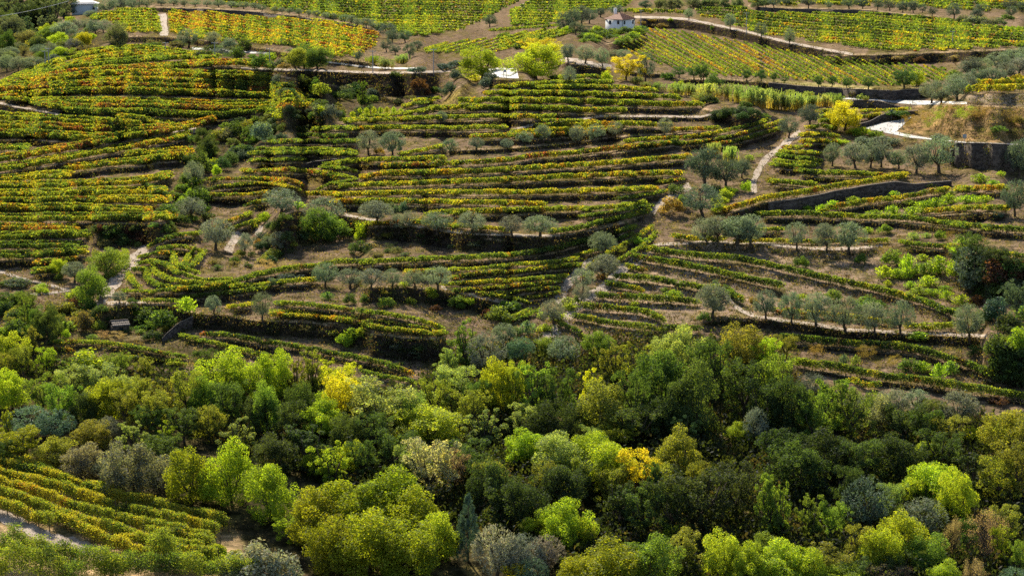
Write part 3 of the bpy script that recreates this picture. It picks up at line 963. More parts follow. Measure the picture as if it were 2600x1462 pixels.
field("20:1080,470 1300,360 1380,290 1660,315 2000,372 2573,470 30:400,560 800,600 1200,640 1780,690 1820,820 1300,875 800,860 0,785 20:2100,775 1650,715 1250,560", (1, .56), 9.0, 5.0, ['gd', 'g', 'gd', 'm', 'gd', 'mr'],
      "in the steep striped field", "vine rows in the steep striped field", gap=.05, wob=.8, wide_=.15)
field("20:1850,100 2200,95 2573,140 30:700,145 1300,170 1900,235 2600,310 2600,490 1900,510 1000,530 600,450 300,410 0,375 20:2400,320 2100,230 1860,180", (1, .085), 7.0, 9, ['g', 'yg', 'g', 'yo', 'gd'],
      "in the wide upper right field", "vine rows at upper right", fine=1.1)
field("30:-200,-60 2700,-60 2700,140 2300,120 1700,110 1300,80 500,60 -200,55", (1, .06), 6.8, 8.5, ['g', 'yo', 'g', 'yg'],
      "behind the top right olives", "vine rows behind the top right olives", fine=1.2)
field("20:-20,130 200,20 300,-60 1250,-60 1150,90 850,130 480,230 300,270 0,280", (1, .0), 6.4, 8.5, ['g', 'g', 'yg'],
      "in the green field left of the white house", "vine rows left of the house", fine=1.15)
field("20:-150,370 480,300 570,340 560,390 300,430 100,500 -60,490", (1, -.28), 8.0, 9, ['yg', 'g'],
      "on the small slope below the pergola", "vine rows below the pergola")
field("20:1110,120 1750,135 1760,160 1400,165 1130,150", (1, .03), 9, 11, ['yg'], "beside the house", "vine rows beside the house")
field("30:2000,960 1990,900 2573,850 2700,850 2700,945", (1, -.02), 14, 20, ['yw'], "on the mound above the road", "vine rows above the mound", edge="back")

# near vineyard, bottom left: long rows with posts
def near_row(i, s, h, cls):
    p = pts_of(s)
    r = np.random.default_rng(900 + i)
    root = bpy.data.objects.new("vine_row", None)
    C.objects.link(root)
    root.location = Vector(ground(*p[0][:2]))
    me = vine_mesh(p, h / 3.9585, cls, .04, r, .8, 8.0, .36, .05)
    fo = obj("foliage", me)
    fo.location = -Vector(root.location)
    fo.parent = root
    sp = sample_poly(p, 26 + 4 * r.uniform())
    for k, (u, v) in enumerate(sp):
        if not (-40 < u < 720 and v < 1480):
            continue
        g = ground(u, v)
        hh = h / 3.9585 / float(ppm_at(u, v)) * r.uniform(.95, 1.15)
        q = MB()
        q.tube([g - root.location + np.array((0, 0, -.3)), g - root.location + np.array((r.normal(0, .05), 0, hh))], [.07, .05], 6)
        po = obj("post", q.mesh("post", [M_VWOOD], smooth=True), root)
    tag(root, f"yellow vine row on posts in the near corner, {ordw(i)} from the wood", "vine row", "near vine rows on posts")


NEAR = ["03:-150,330 0,345 250,410 500,500 760,590 1000,660 1150,700",
        "03:-150,400 0,400 350,480 700,590 1000,690 1200,760 1500,800 1800,880 2000,930 2300,1010",
        "03:-150,470 0,490 300,570 700,680 1050,800 1400,890 1700,960 2000,1030 2200,1080",
        "03:-150,560 0,590 300,690 650,800 900,880 1250,960 1500,1030 1800,1090 2100,1160",
        "03:-150,660 0,690 200,750 480,850 700,950 900,1010 1150,1070 1400,1140 1700,1200 2050,1260",
        "03:-150,790 0,800 150,850 350,930 540,1000",
        "03:1250,1150 1600,1225 1900,1285 2200,1330",
        "03:1450,1075 1800,1140 2050,1190 2260,1225",
        "03:560,930 720,1000 900,1090 1100,1180 1350,1270 1600,1330 1900,1380"]
for i, s in enumerate(NEAR):
    near_row(i, s, 150, 'ny')
for i, (s, h) in enumerate((("03:-150,1290 0,1290 200,1310 450,1380 700,1450 950,1500 1250,1560", 300), ("03:-150,1500 100,1510 400,1540 800,1600", 300),
                            ("03:1000,1490 1400,1475 1600,1470 1850,1480 2150,1500 2600,1540", 240))):
    p = pts_of(s)
    me = vine_mesh(p, h / 3.9585, 'gg', 0, np.random.default_rng(77 + i), .9, 7.0, .7, .17)
    tag(obj("vine_row", me), ["tall leafy green vine hedge below the dirt track", "lowest leafy green vine hedge in the bottom left corner",
                              "leafy green vine hedge along the bottom edge beside the pale shrub"][i], "vine row", "leafy near vine hedges")
for i, s in enumerate(("03:1550,1330 1640,1360 1750,1400", )):
    me = vine_mesh(pts_of(s), 340 / 3.9585, 'gg', 0, np.random.default_rng(99), .85, 8.0, .8, .1)
    tag(obj("vine_row", me), "tallest dark leafy vine clump standing out of the near yellow rows", "vine row")

# ------------------------------------------------------------------ trees: crown and trunk meshes in unit space (height 1, width 1)
def clumps_to_leaves(cen, rad, n, size, r, aspect=.8, up=.25, axis=None, tone=.14):
    w = rad ** 2 / (rad ** 2).sum()
    rep = np.repeat(np.arange(len(cen)), np.maximum(2, (w * n).astype(int)))
    k = len(rep)
    dr = r.normal(size=(k, 3))
    dr /= np.linalg.norm(dr, axis=1, keepdims=True)
    dr[:, 2] += up
    pos = cen[rep] + dr * (rad[rep] * r.uniform(.45, 1.06, k) ** .6)[:, None]
    ct = 1 + r.normal(0, tone, (len(cen), 1)) * np.array((1, .9, .6))
    col = ct[rep] * (1 + r.normal(0, .16, (k, 1))) * (1 + r.normal(0, .05, (k, 3)))
    ax = None if axis is None else axis[rep]
    return leafq(None, pos, size, np.clip(col, .3, 2), aspect, ax, dr * .9, r)


def limbs(mb, r, z0, z1, n, spread, rt, base_lean=0.0):
    """trunk to z0 then n limbs out to z1; returns limb tips"""
    tips = []
    lean = r.normal(0, .02, 2) + np.array((base_lean, 0))
    top = np.array((lean[0], lean[1], z0))
    mb.tube([(-.0, 0, -.06), top * .5 + np.array((r.normal(0, .01), r.normal(0, .01), 0)), top], [rt * 1.35, rt, rt * .85], 7)
    for i in range(n):
        a = i / n * 2 * math.pi + r.uniform(-.5, .5)
        sp_ = spread * r.uniform(.5, 1)
        e = np.array((math.cos(a) * sp_ + lean[0], math.sin(a) * sp_ + lean[1], z0 + (z1 - z0) * r.uniform(.75, 1.05)))
        mid = top * .5 + e * .5 + np.array((math.cos(a), math.sin(a), -.3)) * spread * .15
        mb.tube([top, mid, e], [rt * .6, rt * .4, rt * .15], 5)
        tips += [mid, e]
    return np.array(tips)


def make_round(seed, dense=1.0):
    r = np.random.default_rng(seed)
    tb = MB()
    limbs(tb, r, .22, .75, 6, .26, .028)
    n = 58
    d = r.normal(size=(n, 3)); d /= np.linalg.norm(d, axis=1, keepdims=True)
    d[:, 2] = np.where(d[:, 2] < -.9, -d[:, 2] * .6, d[:, 2])
    lob = 1 + .34 * np.sin(d[:, 0] * 3.1 + seed) * np.cos(d[:, 1] * 2.7 + seed * 1.7) + r.normal(0, .07, n)
    rr = r.uniform(.55, 1, n) ** .6
    cen = np.stack([d[:, 0] * .42 * rr * lob, d[:, 1] * .42 * rr * lob, .48 + d[:, 2] * .46 * rr * lob], 1)
    rad = r.uniform(.06, .155, n)
    cb = MB()
    cb.quads(*clumps_to_leaves(cen, rad, int(14000 * dense), .026, r))
    inner = np.clip(r.normal(size=(900, 3)), -1.5, 1.5) * np.array((.17, .17, .19)) + np.array((0, 0, .45))
    cb.quads(*leafq(None, inner, .036, np.full((900, 3), .9), r=r))
    return tb, cb


def make_upright(seed):
    r = np.random.default_rng(seed)
    tb, cb = MB(), MB()
    cen, rad = [], []
    for k in range(7):
        a = k / 7 * 6.28 + r.uniform(-.4, .4)
        R = r.uniform(.08, .30) if k else 0
        top = r.uniform(.72, 1.0) if k else 1.0
        x, y = math.cos(a) * R, math.sin(a) * R
        tb.tube([(0, 0, -.05), (x * .4, y * .4, .3), (x, y, top * .93)], [.024, .016, .004], 5)
        for j in range(11):
            f = r.uniform(.10, 1)
            w = .13 * (1 - (f - .45) ** 2 * 1.9)
            cen.append((x * (.4 + .7 * f) + r.normal(0, w * .8), y * (.4 + .7 * f) + r.normal(0, w * .8), f * top))
            rad.append(r.uniform(.035, .085) * (1.1 - .5 * f))
    cb.quads(*clumps_to_leaves(np.array(cen), np.array(rad), 9500, .025, r, up=.4, tone=.17))
    return tb, cb


def make_loose(seed):
    r = np.random.default_rng(seed)
    tb, cb = MB(), MB()
    tips = limbs(tb, r, .30, .92, 8, .34, .028)
    cen = np.concatenate([tips + r.normal(0, .07, tips.shape) for _ in range(5)])
    cen = np.concatenate([cen, r.normal(size=(26, 3)) * np.array((.2, .2, .15)) + np.array((0, 0, .32))])
    cen[:, 2] = np.clip(cen[:, 2], .08, .97)
    rad = r.uniform(.035, .085, len(cen))
    cb.quads(*clumps_to_leaves(cen, rad, 9000, .025, r, up=.3, tone=.2))
    return tb, cb


def make_olive(seed, nl=3600, lean=0.0):
    r = np.random.default_rng(seed)
    tb, cb = MB(), MB()
    tips = limbs(tb, r, .22, .74, 6, .24, .042, lean)
    n = int(r.integers(20, 40))
    nl = int(nl * r.uniform(.55, 1.05))
    d = r.normal(size=(n, 3)); d /= np.linalg.norm(d, axis=1, keepdims=True)
    d[:, 2] = np.where(d[:, 2] < -.75, -.5, d[:, 2])
    rr = r.uniform(.35, 1, n) ** .5
    cen = np.stack([d[:, 0] * .40 * rr + lean, d[:, 1] * .40 * rr, .54 + d[:, 2] * .41 * rr], 1)
    rad = r.uniform(.07, .14, n)
    ax = cen - np.array((lean, 0, .42)); ax[:, 2] += .15
    ax /= np.linalg.norm(ax, axis=1, keepdims=True)
    cb.quads(*clumps_to_leaves(cen, rad, nl, .052, r, .5, .15, ax, .12))
    # feathery shoots sticking out of the outline
    k = nl // 4
    dd = r.normal(size=(k, 3)); dd[:, 2] = np.abs(dd[:, 2]) * 1.1 - .25; dd /= np.linalg.norm(dd, axis=1, keepdims=True)
    pos = np.stack([dd[:, 0] * .48 + lean, dd[:, 1] * .48, .55 + dd[:, 2] * .46], 1) * r.uniform(.94, 1.04, (k, 1))
    cb.quads(*leafq(None, pos, .06, np.clip(1.1 + r.normal(0, .15, (k, 1)) * np.ones((1, 3)), .4, 2), .3, dd, None, r))
    return tb, cb


def make_conifer(seed):
    r = np.random.default_rng(seed)
    tb, cb = MB(), MB()
    tb.tube([(0, 0, -.05), (0, 0, .95)], [.035, .004], 6)
    n = 90
    f = r.uniform(0, 1, n) ** .75
    a = r.uniform(0, 6.28, n)
    R = (1 - f) ** .8 * .42 * r.uniform(.55, 1, n) + .01
    cen = np.stack([np.cos(a) * R, np.sin(a) * R, .10 + f * .87], 1)
    rad = .04 + .07 * (1 - f) * r.uniform(.6, 1, n)
    ax = np.stack([np.cos(a), np.sin(a), np.full(n, .9)], 1)
    cb.quads(*clumps_to_leaves(cen, rad, 4600, .05, r, .35, .3, ax, .08))
    return tb, cb


def make_bush(seed, nl=1500, leaf=.075):
    r = np.random.default_rng(seed)
    cb = MB()
    n = 26
    d = r.normal(size=(n, 3)); d /= np.linalg.norm(d, axis=1, keepdims=True)
    d[:, 2] = np.abs(d[:, 2])
    rr = r.uniform(.3, 1, n) ** .5
    cen = np.stack([d[:, 0] * .4 * rr, d[:, 1] * .4 * rr, .12 + d[:, 2] * .68 * rr * r.uniform(.7, 1.1, n)], 1)
    cb.quads(*clumps_to_leaves(cen, r.uniform(.10, .2, n), nl, leaf, r, .7, .3, None, .16))
    return cb


def make_weed(seed):
    r = np.random.default_rng(seed)
    cb = MB()
    n = 420
    a = r.uniform(0, 6.28, n); R = r.uniform(0, .42, n)
    h = r.uniform(.1, 1, n) * (1 - R * .7)
    pos = np.stack([np.cos(a) * R, np.sin(a) * R, h * .9], 1)
    ax = np.stack([np.cos(a) * R * 1.5, np.sin(a) * R * 1.5, np.ones(n)], 1)
    cb.quads(*leafq(None, pos, .17, np.clip(1 + r.normal(0, .2, (n, 1)) * np.ones((1, 3)), .4, 2), .35, ax, None, r))
    return cb


def make_reed(seed):
    r = np.random.default_rng(seed)
    cb = MB()
    for k in range(90):
        a, R = r.uniform(0, 6.28), r.uniform(0, .45)
        x, y, h = math.cos(a) * R, math.sin(a) * R, r.uniform(.55, 1.0)
        lx, ly = r.normal(0, .05, 2)
        w = .012
        z = np.linspace(0, h, 4)
        v = []
        for q in z:
            f = (q / h) ** 2
            v += [(x + lx * f - w, y + ly * f, q), (x + lx * f + w, y + ly * f, q)]
        tan, gr = np.array((1.35, .85, .6)), np.array((.85, .9, 1.0))
        cb.quads(v, [(0, 1, 3, 2), (2, 3, 5, 4), (4, 5, 7, 6)], np.stack([tan, tan * .6 + gr * .4, gr]))
        m_ = 12
        zz = r.uniform(.3, 1.0, m_)
        pos = np.stack([x + lx * zz ** 2 + r.normal(0, .03, m_), y + ly * zz ** 2 + r.normal(0, .03, m_), zz * h], 1)
        ax = r.normal(0, .6, (m_, 3)); ax[:, 2] = .9
        f = np.clip((zz - .35) / .3, 0, 1)[:, None]
        cb.quads(*leafq(None, pos, .13, (tan * (1 - f) + gr * f) * r.uniform(.8, 1.2, (m_, 1)), .22, ax, None, r))
    return cb


def make_bare(seed):
    r = np.random.default_rng(seed)
    tb, cb = MB(), MB()
    for k in range(26):
        a = r.uniform(0, 6.28); R = r.uniform(.05, .42)
        e = np.array((math.cos(a) * R, math.sin(a) * R, r.uniform(.6, 1)))
        mid = e * np.array((.35, .35, .45)) + r.normal(0, .03, 3)
        tb.tube([(r.normal(0, .02), r.normal(0, .02), -.03), mid, e], [.016, .009, .002], 4)
    n = 5200
    nc = 60
    a = r.uniform(0, 6.28, nc); R = r.uniform(0, 1, nc) ** .6 * .40
    cen = np.stack([np.cos(a) * R, np.sin(a) * R, r.uniform(.15, .97, nc) * (1 - .4 * R)], 1)
    pos = cen[r.integers(nc, size=n)] + np.clip(r.normal(size=(n, 3)), -2, 2) * np.array((.05, .05, .045))
    cb.quads(*leafq(None, pos, .021, np.clip(1 + r.normal(0, .22, (n, 1)) * np.ones((1, 3)), .3, 2), .6, None, None, r))
    return tb, cb


KINDS = {}
_w, _l = [M_WOOD], [M_LEAF]
for nm, fn, cnt, lm in (("round", make_round, 9, M_LEAF), ("upright", make_upright, 7, M_LEAF), ("loose", make_loose, 8, M_LEAF), ("olive", make_olive, 11, M_OLIVE),
                        ("conifer", make_conifer, 3, M_OLIVE), ("bare", make_bare, 3, M_LEAF)):
    KINDS[nm] = []
    for s_ in range(cnt):
        tb, cb = fn(100 + s_ * 7)
        KINDS[nm].append((tb.mesh("trunk", [M_WOOD], col=False, smooth=True), cb.mesh("crown", [lm])))
tb, cb = make_olive(333, 2100, .16)
KINDS["leaning"] = [(tb.mesh("trunk", [M_WOOD], col=False, smooth=True), cb.mesh("crown", [M_OLIVE]))]
for nm, fn, cnt, lm in (("bush", make_bush, 5, M_LEAF), ("weed", make_weed, 4, M_LEAF), ("reed", make_reed, 4, M_LEAF), ("greybush", make_bush, 4, M_OLIVE)):
    KINDS[nm] = [(None, fn(400 + s_ * 3).mesh(nm, [lm])) for s_ in range(cnt)]
KINDS["tangle"] = [(None, make_bare(60 + s_)[1].mesh("tangle", [M_LEAF])) for s_ in range(2)]

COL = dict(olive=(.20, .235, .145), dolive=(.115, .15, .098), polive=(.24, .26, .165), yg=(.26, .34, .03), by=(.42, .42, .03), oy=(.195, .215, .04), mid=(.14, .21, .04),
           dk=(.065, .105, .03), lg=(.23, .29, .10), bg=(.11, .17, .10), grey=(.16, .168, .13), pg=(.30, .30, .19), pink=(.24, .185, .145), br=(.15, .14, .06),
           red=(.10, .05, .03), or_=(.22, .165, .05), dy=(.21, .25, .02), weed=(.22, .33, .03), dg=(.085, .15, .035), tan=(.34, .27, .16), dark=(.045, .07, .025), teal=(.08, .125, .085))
CW = dict(olive="grey-green", dolive="dark grey-green", polive="pale grey-green", yg="yellow-green", by="bright yellow", oy="olive-yellow", mid="mid green", dk="dark green",
          lg="light green", bg="blue-green", grey="grey", pg="pale grey-green", pink="pinkish brown", br="brown", red="dark red", or_="orange", dy="dark yellow-green", weed="fresh green",
          dg="deep green", tan="straw-coloured", dark="very dark green", teal="dusky blue-green")
KW = dict(round="rounded tree", upright="feathery tree", loose="open-crowned tree", olive="olive tree", conifer="pointed conifer", bare="half-bare tree", leaning="leaning olive tree",
          bush="bush", weed="weed clump", reed="cane clump", greybush="bush", tangle="tangled dry shrub")
NAMES = dict(round="broadleaf_tree", upright="poplar_tree", loose="ash_tree", olive="olive_tree", conifer="conifer_tree", bare="bare_tree", leaning="olive_tree", bush="bush",
             weed="weed_clump", reed="cane_clump", greybush="shrub", tangle="dry_shrub")
TREES = []


def T(where, group, s, kind="olive", col="olive", top=False):
    """s: 'x,y,w,h' per tree on the sheets; y = foot (or the crown's top if top)"""
    for a in pts_of(s):
        TREES.append((where, group, kind, col, a, top))


def X(where, group, s, top=True):
    """'x,y,w,h,kind,col' with mixed kinds"""
    c = r_ = 0
    for tok in s.split():
        if tok[2:3] == ':':
            c, r_ = int(tok[0]), int(tok[1])
            tok = tok[3:]
            if not tok:
                continue
        a = tok.split(',')
        p = (650 * c + float(a[0]) / 3.9585, V0[r_] + float(a[1]) / 3.9585, float(a[2]) / 3.9585, float(a[3]) / 3.9585)
        TREES.append((where, group, a[4], a[5], p, top))


# olives
T("on the tall right bank", "olive row on the right bank", "31:-315,1015,330,290 60,1020,0,0"[:20])
T("on the tall right bank", "olive row on the right bank", "21:2065,990,240,270 2270,1020,210,260 2385,1025,270,320 31:285,1065,235,290 590,1090,230,300 810,1105,310,325")
T("on the tall right bank", "olive row on the right bank", "21:1975,1000,230,270", "leaning")
T("along the low wall at lower right", "olive row at lower right", "22:2010,285,290,340 32:-20,310,220,300 235,355,240,330 480,395,270,360 775,445,300,370 1070,470,250,340 1330,465,260,350 2030,545,270,400")
T("below the road wall on the right", "olives below the road wall", "31:640,225,170,240 880,245,240,270 1030,240,200,260 1140,235,220,280 1310,250,190,190 1490,295,240,300 1720,290,360,370")
T("at the right edge of the slope", "olives at the right edge", "31:2520,330,230,370 2480,730,280,380", col="dolive")
T("above the red thicket at right", "olives at the right edge", "31:2110,1460,400,440", col="dolive")
T("beside the pale gully track", "olives by the gully track", "21:1930,430,360,400 2150,440,270,300 2310,340,170,190", col="dolive")
T("beside the pale gully track", "olives by the gully track", "21:1915,735,360,330", col="dolive")
T("in the gully", "olives in the gully", "21:905,1130,290,250 930,1345,300,240 720,1480,250,240 22:420,370,240,260 690,160,180,210")
T("on the central path bank", "olive row on the central bank", "11:1200,800,290,230 1440,885,170,190 1540,880,190,215 1820,895,270,215 2165,900,285,225 2573,930,230,220 21:280,935,340,220")
T("on the lower central bank", "olive row on the lower bank", "11:700,1440,260,250 950,1455,240,210 1160,1455,230,210 1365,1440,200,190 1600,1450,180,190 1830,1465,230,245")
T("on the nose by the amphitheatre", "olives on the nose", "01:2170,1065,340,320 2460,1115,150,230 11:235,1065,180,190 110,1045,95,125 250,700,340,255")
T("on the ivy bank", "olives on the nose", "11:690,840,400,310")
T("in the left cleft", "olives in the cleft", "01:1960,410,190,240 1930,760,270,230")
T("on the lower left terraces", "olives on the lower left", "01:750,1390,210,210 02:2155,275,160,210 1200,150,140,120 12:70,335,230,310")
T("at the bottom terrace end", "olives at the bottom right", "32:1930,1420,340,400")
T("on the mid terrace bank", "small olives on the mid terrace", "20:130,1455,165,135 305,1425,160,170 665,1455,150,200 850,1425,180,180 1030,1395,140,180 1530,1365,140,180 11:1950,105,160,160 2215,60,140,130 2520,55,130,110")
T("above the long central terraces", "big olives above the central terraces", "11:1130,110,210,250 1370,125,240,260")
T("on the green terrace rows", "olives on the green terraces", "10:1870,1250,95,135 20:575,855,135,190")
T("by the upper gully track", "olives by the upper gully track", "30:425,1275,200,225 210,1395,220,230", col="dolive")
T("above the road mound", "olives at the road corner", "30:1640,1045,260,240 1735,1055,240,245 1900,1010,260,220")
T("in the grey hedge", "olives in the grey hedge", "30:2050,760,220,190 2160,760,200,180 2300,715,240,190 2450,690,240,190 2560,650,220,180 2100,860,230,170 2260,850,230,170 2390,800,230,170 2530,760,230,180 1900,930,230,190 1990,915,220,180 2000,770,200,160")
T("in the top right row", "olive row at the top right", "30:60,82,115,110 180,62,110,90 405,88,155,125 610,92,75,70 815,93,145,115 950,90,125,108 1100,104,115,114 1225,114,135,114 1355,130,135,118 1460,138,115,132 1550,132,95,90 1650,165,110,95 1870,195,165,165 2140,135,150,95 2100,205,130,110 2425,110,155,115 2450,185,120,125 2550,125,110,110", col="dolive")
T("beside the track right of the house", "olives right of the house", "30:215,465,120,180 20:1780,203,90,115 2195,305,105,170 2505,385,115,160")
T("on the pale bank below the house", "olives below the house", "20:565,625,150,185 740,645,190,195 910,675,160,195 1030,595,130,95 1120,590,130,95 400,590,170,150")
T("beside the yellow tree", "olives below the house", "20:1340,825,170,300", "olive", "dolive")
T("under the striped field", "small trees under the striped field", "20:1830,805,130,165 1930,825,110,185 2360,815,95,115 2505,825,105,125 30:60,825,85,95 165,835,65,65 510,875,95,115 640,875,95,115 790,895,95,135 1010,905,130,140 1370,895,235,200", "olive", "dg")
T("left of the white house", "grove left of the house", "20:520,330,140,210 600,300,150,210 700,260,180,200 780,240,160,150 640,350,130,130 740,355,100,100", col="dolive")
T("behind the white house", "trees behind the house", "20:1050,155,190,100 890,175,140,90 1340,105,130,100", col="dolive")
T("at the top centre edge", "dark trees at the top edge", "20:1500,95,130,110 1580,105,120,120 1660,95,110,110 1830,90,140,100 1930,95,130,110 2020,100,140,110 2130,90,120,100 2260,85,120,95 2470,75,150,90 2550,70,110,90", "round", "dolive")
T("between the upper fields", "grove between the fields", "10:1330,385,160,150 1370,430,130,130 1500,430,120,125 1310,525,120,130 1400,550,100,100 1545,590,120,160 1620,510,100,100 1255,330,110,100", col="dolive")
T("in the fields at the top", "lone trees in the upper fields", "10:1030,630,85,140 2350,275,145,125", col="dolive")
T("along the long dark wall", "small olives along the dark wall", "10:60,120,90,70 190,130,70,65 260,138,70,65 340,145,70,65 430,162,75,75 530,172,75,70 610,182,80,80 700,195,75,70 780,208,80,75 890,235,95,90 960,255,100,100 1020,275,90,90 1110,280,100,100 1170,290,90,95 00:1620,60,110,70 1750,65,110,75 1850,70,100,70 1960,70,110,75 2080,72,110,70 2200,78,120,75 2330,85,110,70 2450,95,120,75 2560,100,100,70")
T("by the barn at top left", "olives by the barn", "00:1080,140,220,150 1190,110,180,130 1260,85,170,120 1400,80,150,110 1480,85,140,110 930,185,150,80 1330,100,120,100")
T("on the wooded left bank", "olives on the wooded left bank", "00:650,390,230,190 760,330,160,150 860,320,150,140 960,340,170,150 1040,330,150,140 180,720,170,160 70,720,150,180 110,590,170,130 330,720,230,160 390,560,150,120")
X("on the wooded left bank", "trees on the wooded left bank", "00:60,520,170,220,round,dk 290,470,240,180,round,br 490,390,150,160,round,yg 380,510,210,140,round,dk 590,440,160,120,round,yg 850,465,145,155,round,by 930,400,90,90,bush,yg 700,230,130,100,bush,yg 620,600,170,140,round,yg 500,560,160,140,olive,olive 740,500,150,120,olive,grey 230,560,150,120,bare,br 700,590,140,120,bush,br 430,620,130,130,round,mid 20,600,150,120,olive,olive 250,640,120,90,bush,oy 840,530,180,90,bush,br", False)
X("above the domed hill", "trees on the wooded left bank", "00:1185,490,200,250,round,dolive", False)
T("at the top left corner", "dark wood at the top left", "00:-60,330,240,360 90,300,220,330 200,310,200,320 330,290,200,330 450,260,190,300 560,240,180,270 640,190,160,200 20,430,220,240 160,400,200,200 420,330,170,170 520,300,160,160", "upright", "dolive")
X("under the orange field", "bushes under the orange field", "00:1900,485,200,190,olive,olive 2140,470,150,150,olive,polive 2310,490,170,130,greybush,olive 2450,520,180,150,bush,dk 2380,600,200,150,bush,dk 2060,590,200,120,bush,dk 1780,480,160,90,bush,br 1560,470,170,90,bush,br 2250,560,120,90,greybush,grey 10:60,700,200,200,bush,dg 480,695,270,240,round,dk 620,700,230,220,round,dk 400,690,190,200,round,oy 290,690,120,80,bush,or_ 150,620,160,110,bush,yg 170,700,120,90,weed,mid 380,540,150,80,greybush,olive", False)
X("in the shaded ravine", "bushes in the ravine", "10:240,830,140,100,greybush,olive 480,900,210,170,bush,dk 640,960,190,180,bush,oy 620,870,120,110,bush,dk 800,1000,200,120,bush,dk 1060,1070,120,290,upright,dg 1180,1030,110,90,bush,mid 1400,780,110,90,bush,dk 1640,910,150,170,bush,red 1700,960,110,90,bush,red 1560,1010,120,70,bush,br 1800,940,120,90,bush,dk 1940,960,170,170,greybush,bg 2330,900,170,160,greybush,dolive 2010,800,150,120,greybush,dolive 930,1010,130,90,bush,dk 380,1010,150,90,bush,dk 330,880,130,80,bush,dk 1300,700,160,130,reed,lg 1480,640,160,100,reed,lg 1180,640,150,80,reed,weed 1610,730,170,80,greybush,teal 1880,710,200,90,greybush,teal 2000,680,180,80,greybush,teal", False)
X("along the left cleft", "shrubs along the cleft", "10:60,1430,220,270,greybush,olive -60,1440,200,260,bush,dk -180,1400,190,200,bush,dk 260,1200,240,140,bush,yg 150,1190,120,110,bush,mid 430,1220,130,90,bush,oy 760,1190,170,170,greybush,dolive 680,1150,120,120,bush,yg 850,1180,110,150,bush,br 00:2060,1480,180,190,round,dk 2110,1580,190,200,round,dk 01:2020,300,160,330,bush,dk 2080,150,120,150,bush,dk", False)
X("in the dark cleft at left", "shrubs in the cleft", "01:1990,620,230,230,bush,dg 1740,560,130,130,bush,mid 1830,480,140,110,bush,mid 1840,610,110,110,bush,weed 1600,520,180,110,bush,dg 1500,450,170,90,bush,dg 1680,700,200,120,bush,dg 1790,700,170,160,bush,dg 2130,230,110,120,bush,yg 2180,320,110,130,bush,yg 2030,690,150,140,bush,dg 1100,920,200,160,bush,dk 1200,860,90,60,weed,lg 1180,880,80,80,weed,mid 1290,920,100,100,bush,red 1130,990,90,80,bush,or_ 1270,1000,90,70,bush,or_ 1410,930,90,90,bush,red 1000,890,160,120,bush,dk 1390,1030,60,60,weed,lg 950,1000,110,90,tangle,tan 1700,880,150,90,tangle,br 1900,560,120,140,bush,weed", False)
X("below the left terraces", "trees at the foot of the left terraces", "01:1070,1320,310,270,round,mid 1210,1220,140,160,round,yg 970,1130,90,90,bush,oy 590,1310,150,160,round,yg 590,1370,90,100,bush,mid 170,1430,250,110,bush,bg 60,1430,130,80,bush,dg 420,1449,140,60,bush,yg 02:930,160,360,360,round,mid 760,100,200,130,bush,yg 400,20,160,60,bush,yg 1870,245,180,190,weed,yg 430,50,120,80,bush,yg", False)
X("below the standing stone", "thicket below the standing stone", "02:560,250,260,170,bush,br 300,300,190,260,loose,mid 480,540,230,360,round,dk 380,500,200,300,round,dg 120,180,240,130,bush,or_ 60,260,220,180,bush,dk 680,380,260,130,bush,or_ 660,510,110,120,bush,yg 860,420,240,230,bush,br 960,300,110,130,weed,lg 1000,420,110,120,weed,mid 930,520,110,70,weed,mid 1350,530,220,60,tangle,tan 1030,500,140,90,tangle,tan 1180,510,170,90,tangle,tan 750,200,160,130,bush,red 1380,350,110,90,bush,red 1620,420,330,280,bush,dg 1500,330,230,170,bush,dg 1680,420,120,60,bush,oy 1540,520,190,110,bush,dk 1380,260,160,50,bush,yg 1330,150,110,70,bush,dk", False)
X("on the dark central bank", "shrubs on the central bank", "11:560,930,180,280,bush,yg 650,980,330,330,round,dg 820,950,240,230,bush,mid 780,820,140,110,bush,dg 350,860,120,80,bush,or_ 1050,960,150,200,bush,yg 1060,1100,230,180,bush,dk 1330,940,110,80,bush,oy 1480,690,120,130,greybush,bg 1370,700,150,140,bush,teal 170,1150,190,110,bush,oy 100,1290,220,150,tangle,tan 320,1260,170,110,tangle,tan 30,1030,110,110,bush,or_ 230,870,170,160,bush,dk 90,780,140,120,bush,yg 420,650,140,90,weed,yg 1650,790,110,90,bush,or_ 2010,840,110,90,bush,or_ 600,440,150,110,tangle,pink 1750,1500,110,80,weed,yg 1490,1430,90,60,weed,yg 200,1430,170,100,bush,teal 350,1350,260,70,bush,teal 1700,530,90,50,weed,mid 1240,110,100,100,bush,or_ 1010,1400,90,80,bush,teal", False)
X("above the lower terraces", "shrubs on the lower bank", "12:950,160,140,130,bush,dg 1300,190,190,120,bush,mid 1750,110,130,120,bush,yg 1560,160,120,100,bush,oy 2020,190,220,140,bush,mid 2150,160,110,90,bush,yg 2440,330,280,190,bush,mid 2330,290,130,110,bush,red 900,580,190,170,bush,weed 1060,490,120,120,weed,yg 960,520,140,150,weed,weed 800,470,110,70,weed,oy 850,570,90,80,tangle,br 500,450,170,90,tangle,br 1290,60,80,50,bush,oy 720,110,120,90,weed,dg 1100,150,130,110,bush,dg 1800,230,110,80,bush,red 380,430,90,60,tangle,or_ 1620,620,130,70,bush,dk 2480,220,200,110,weed,mid", False)
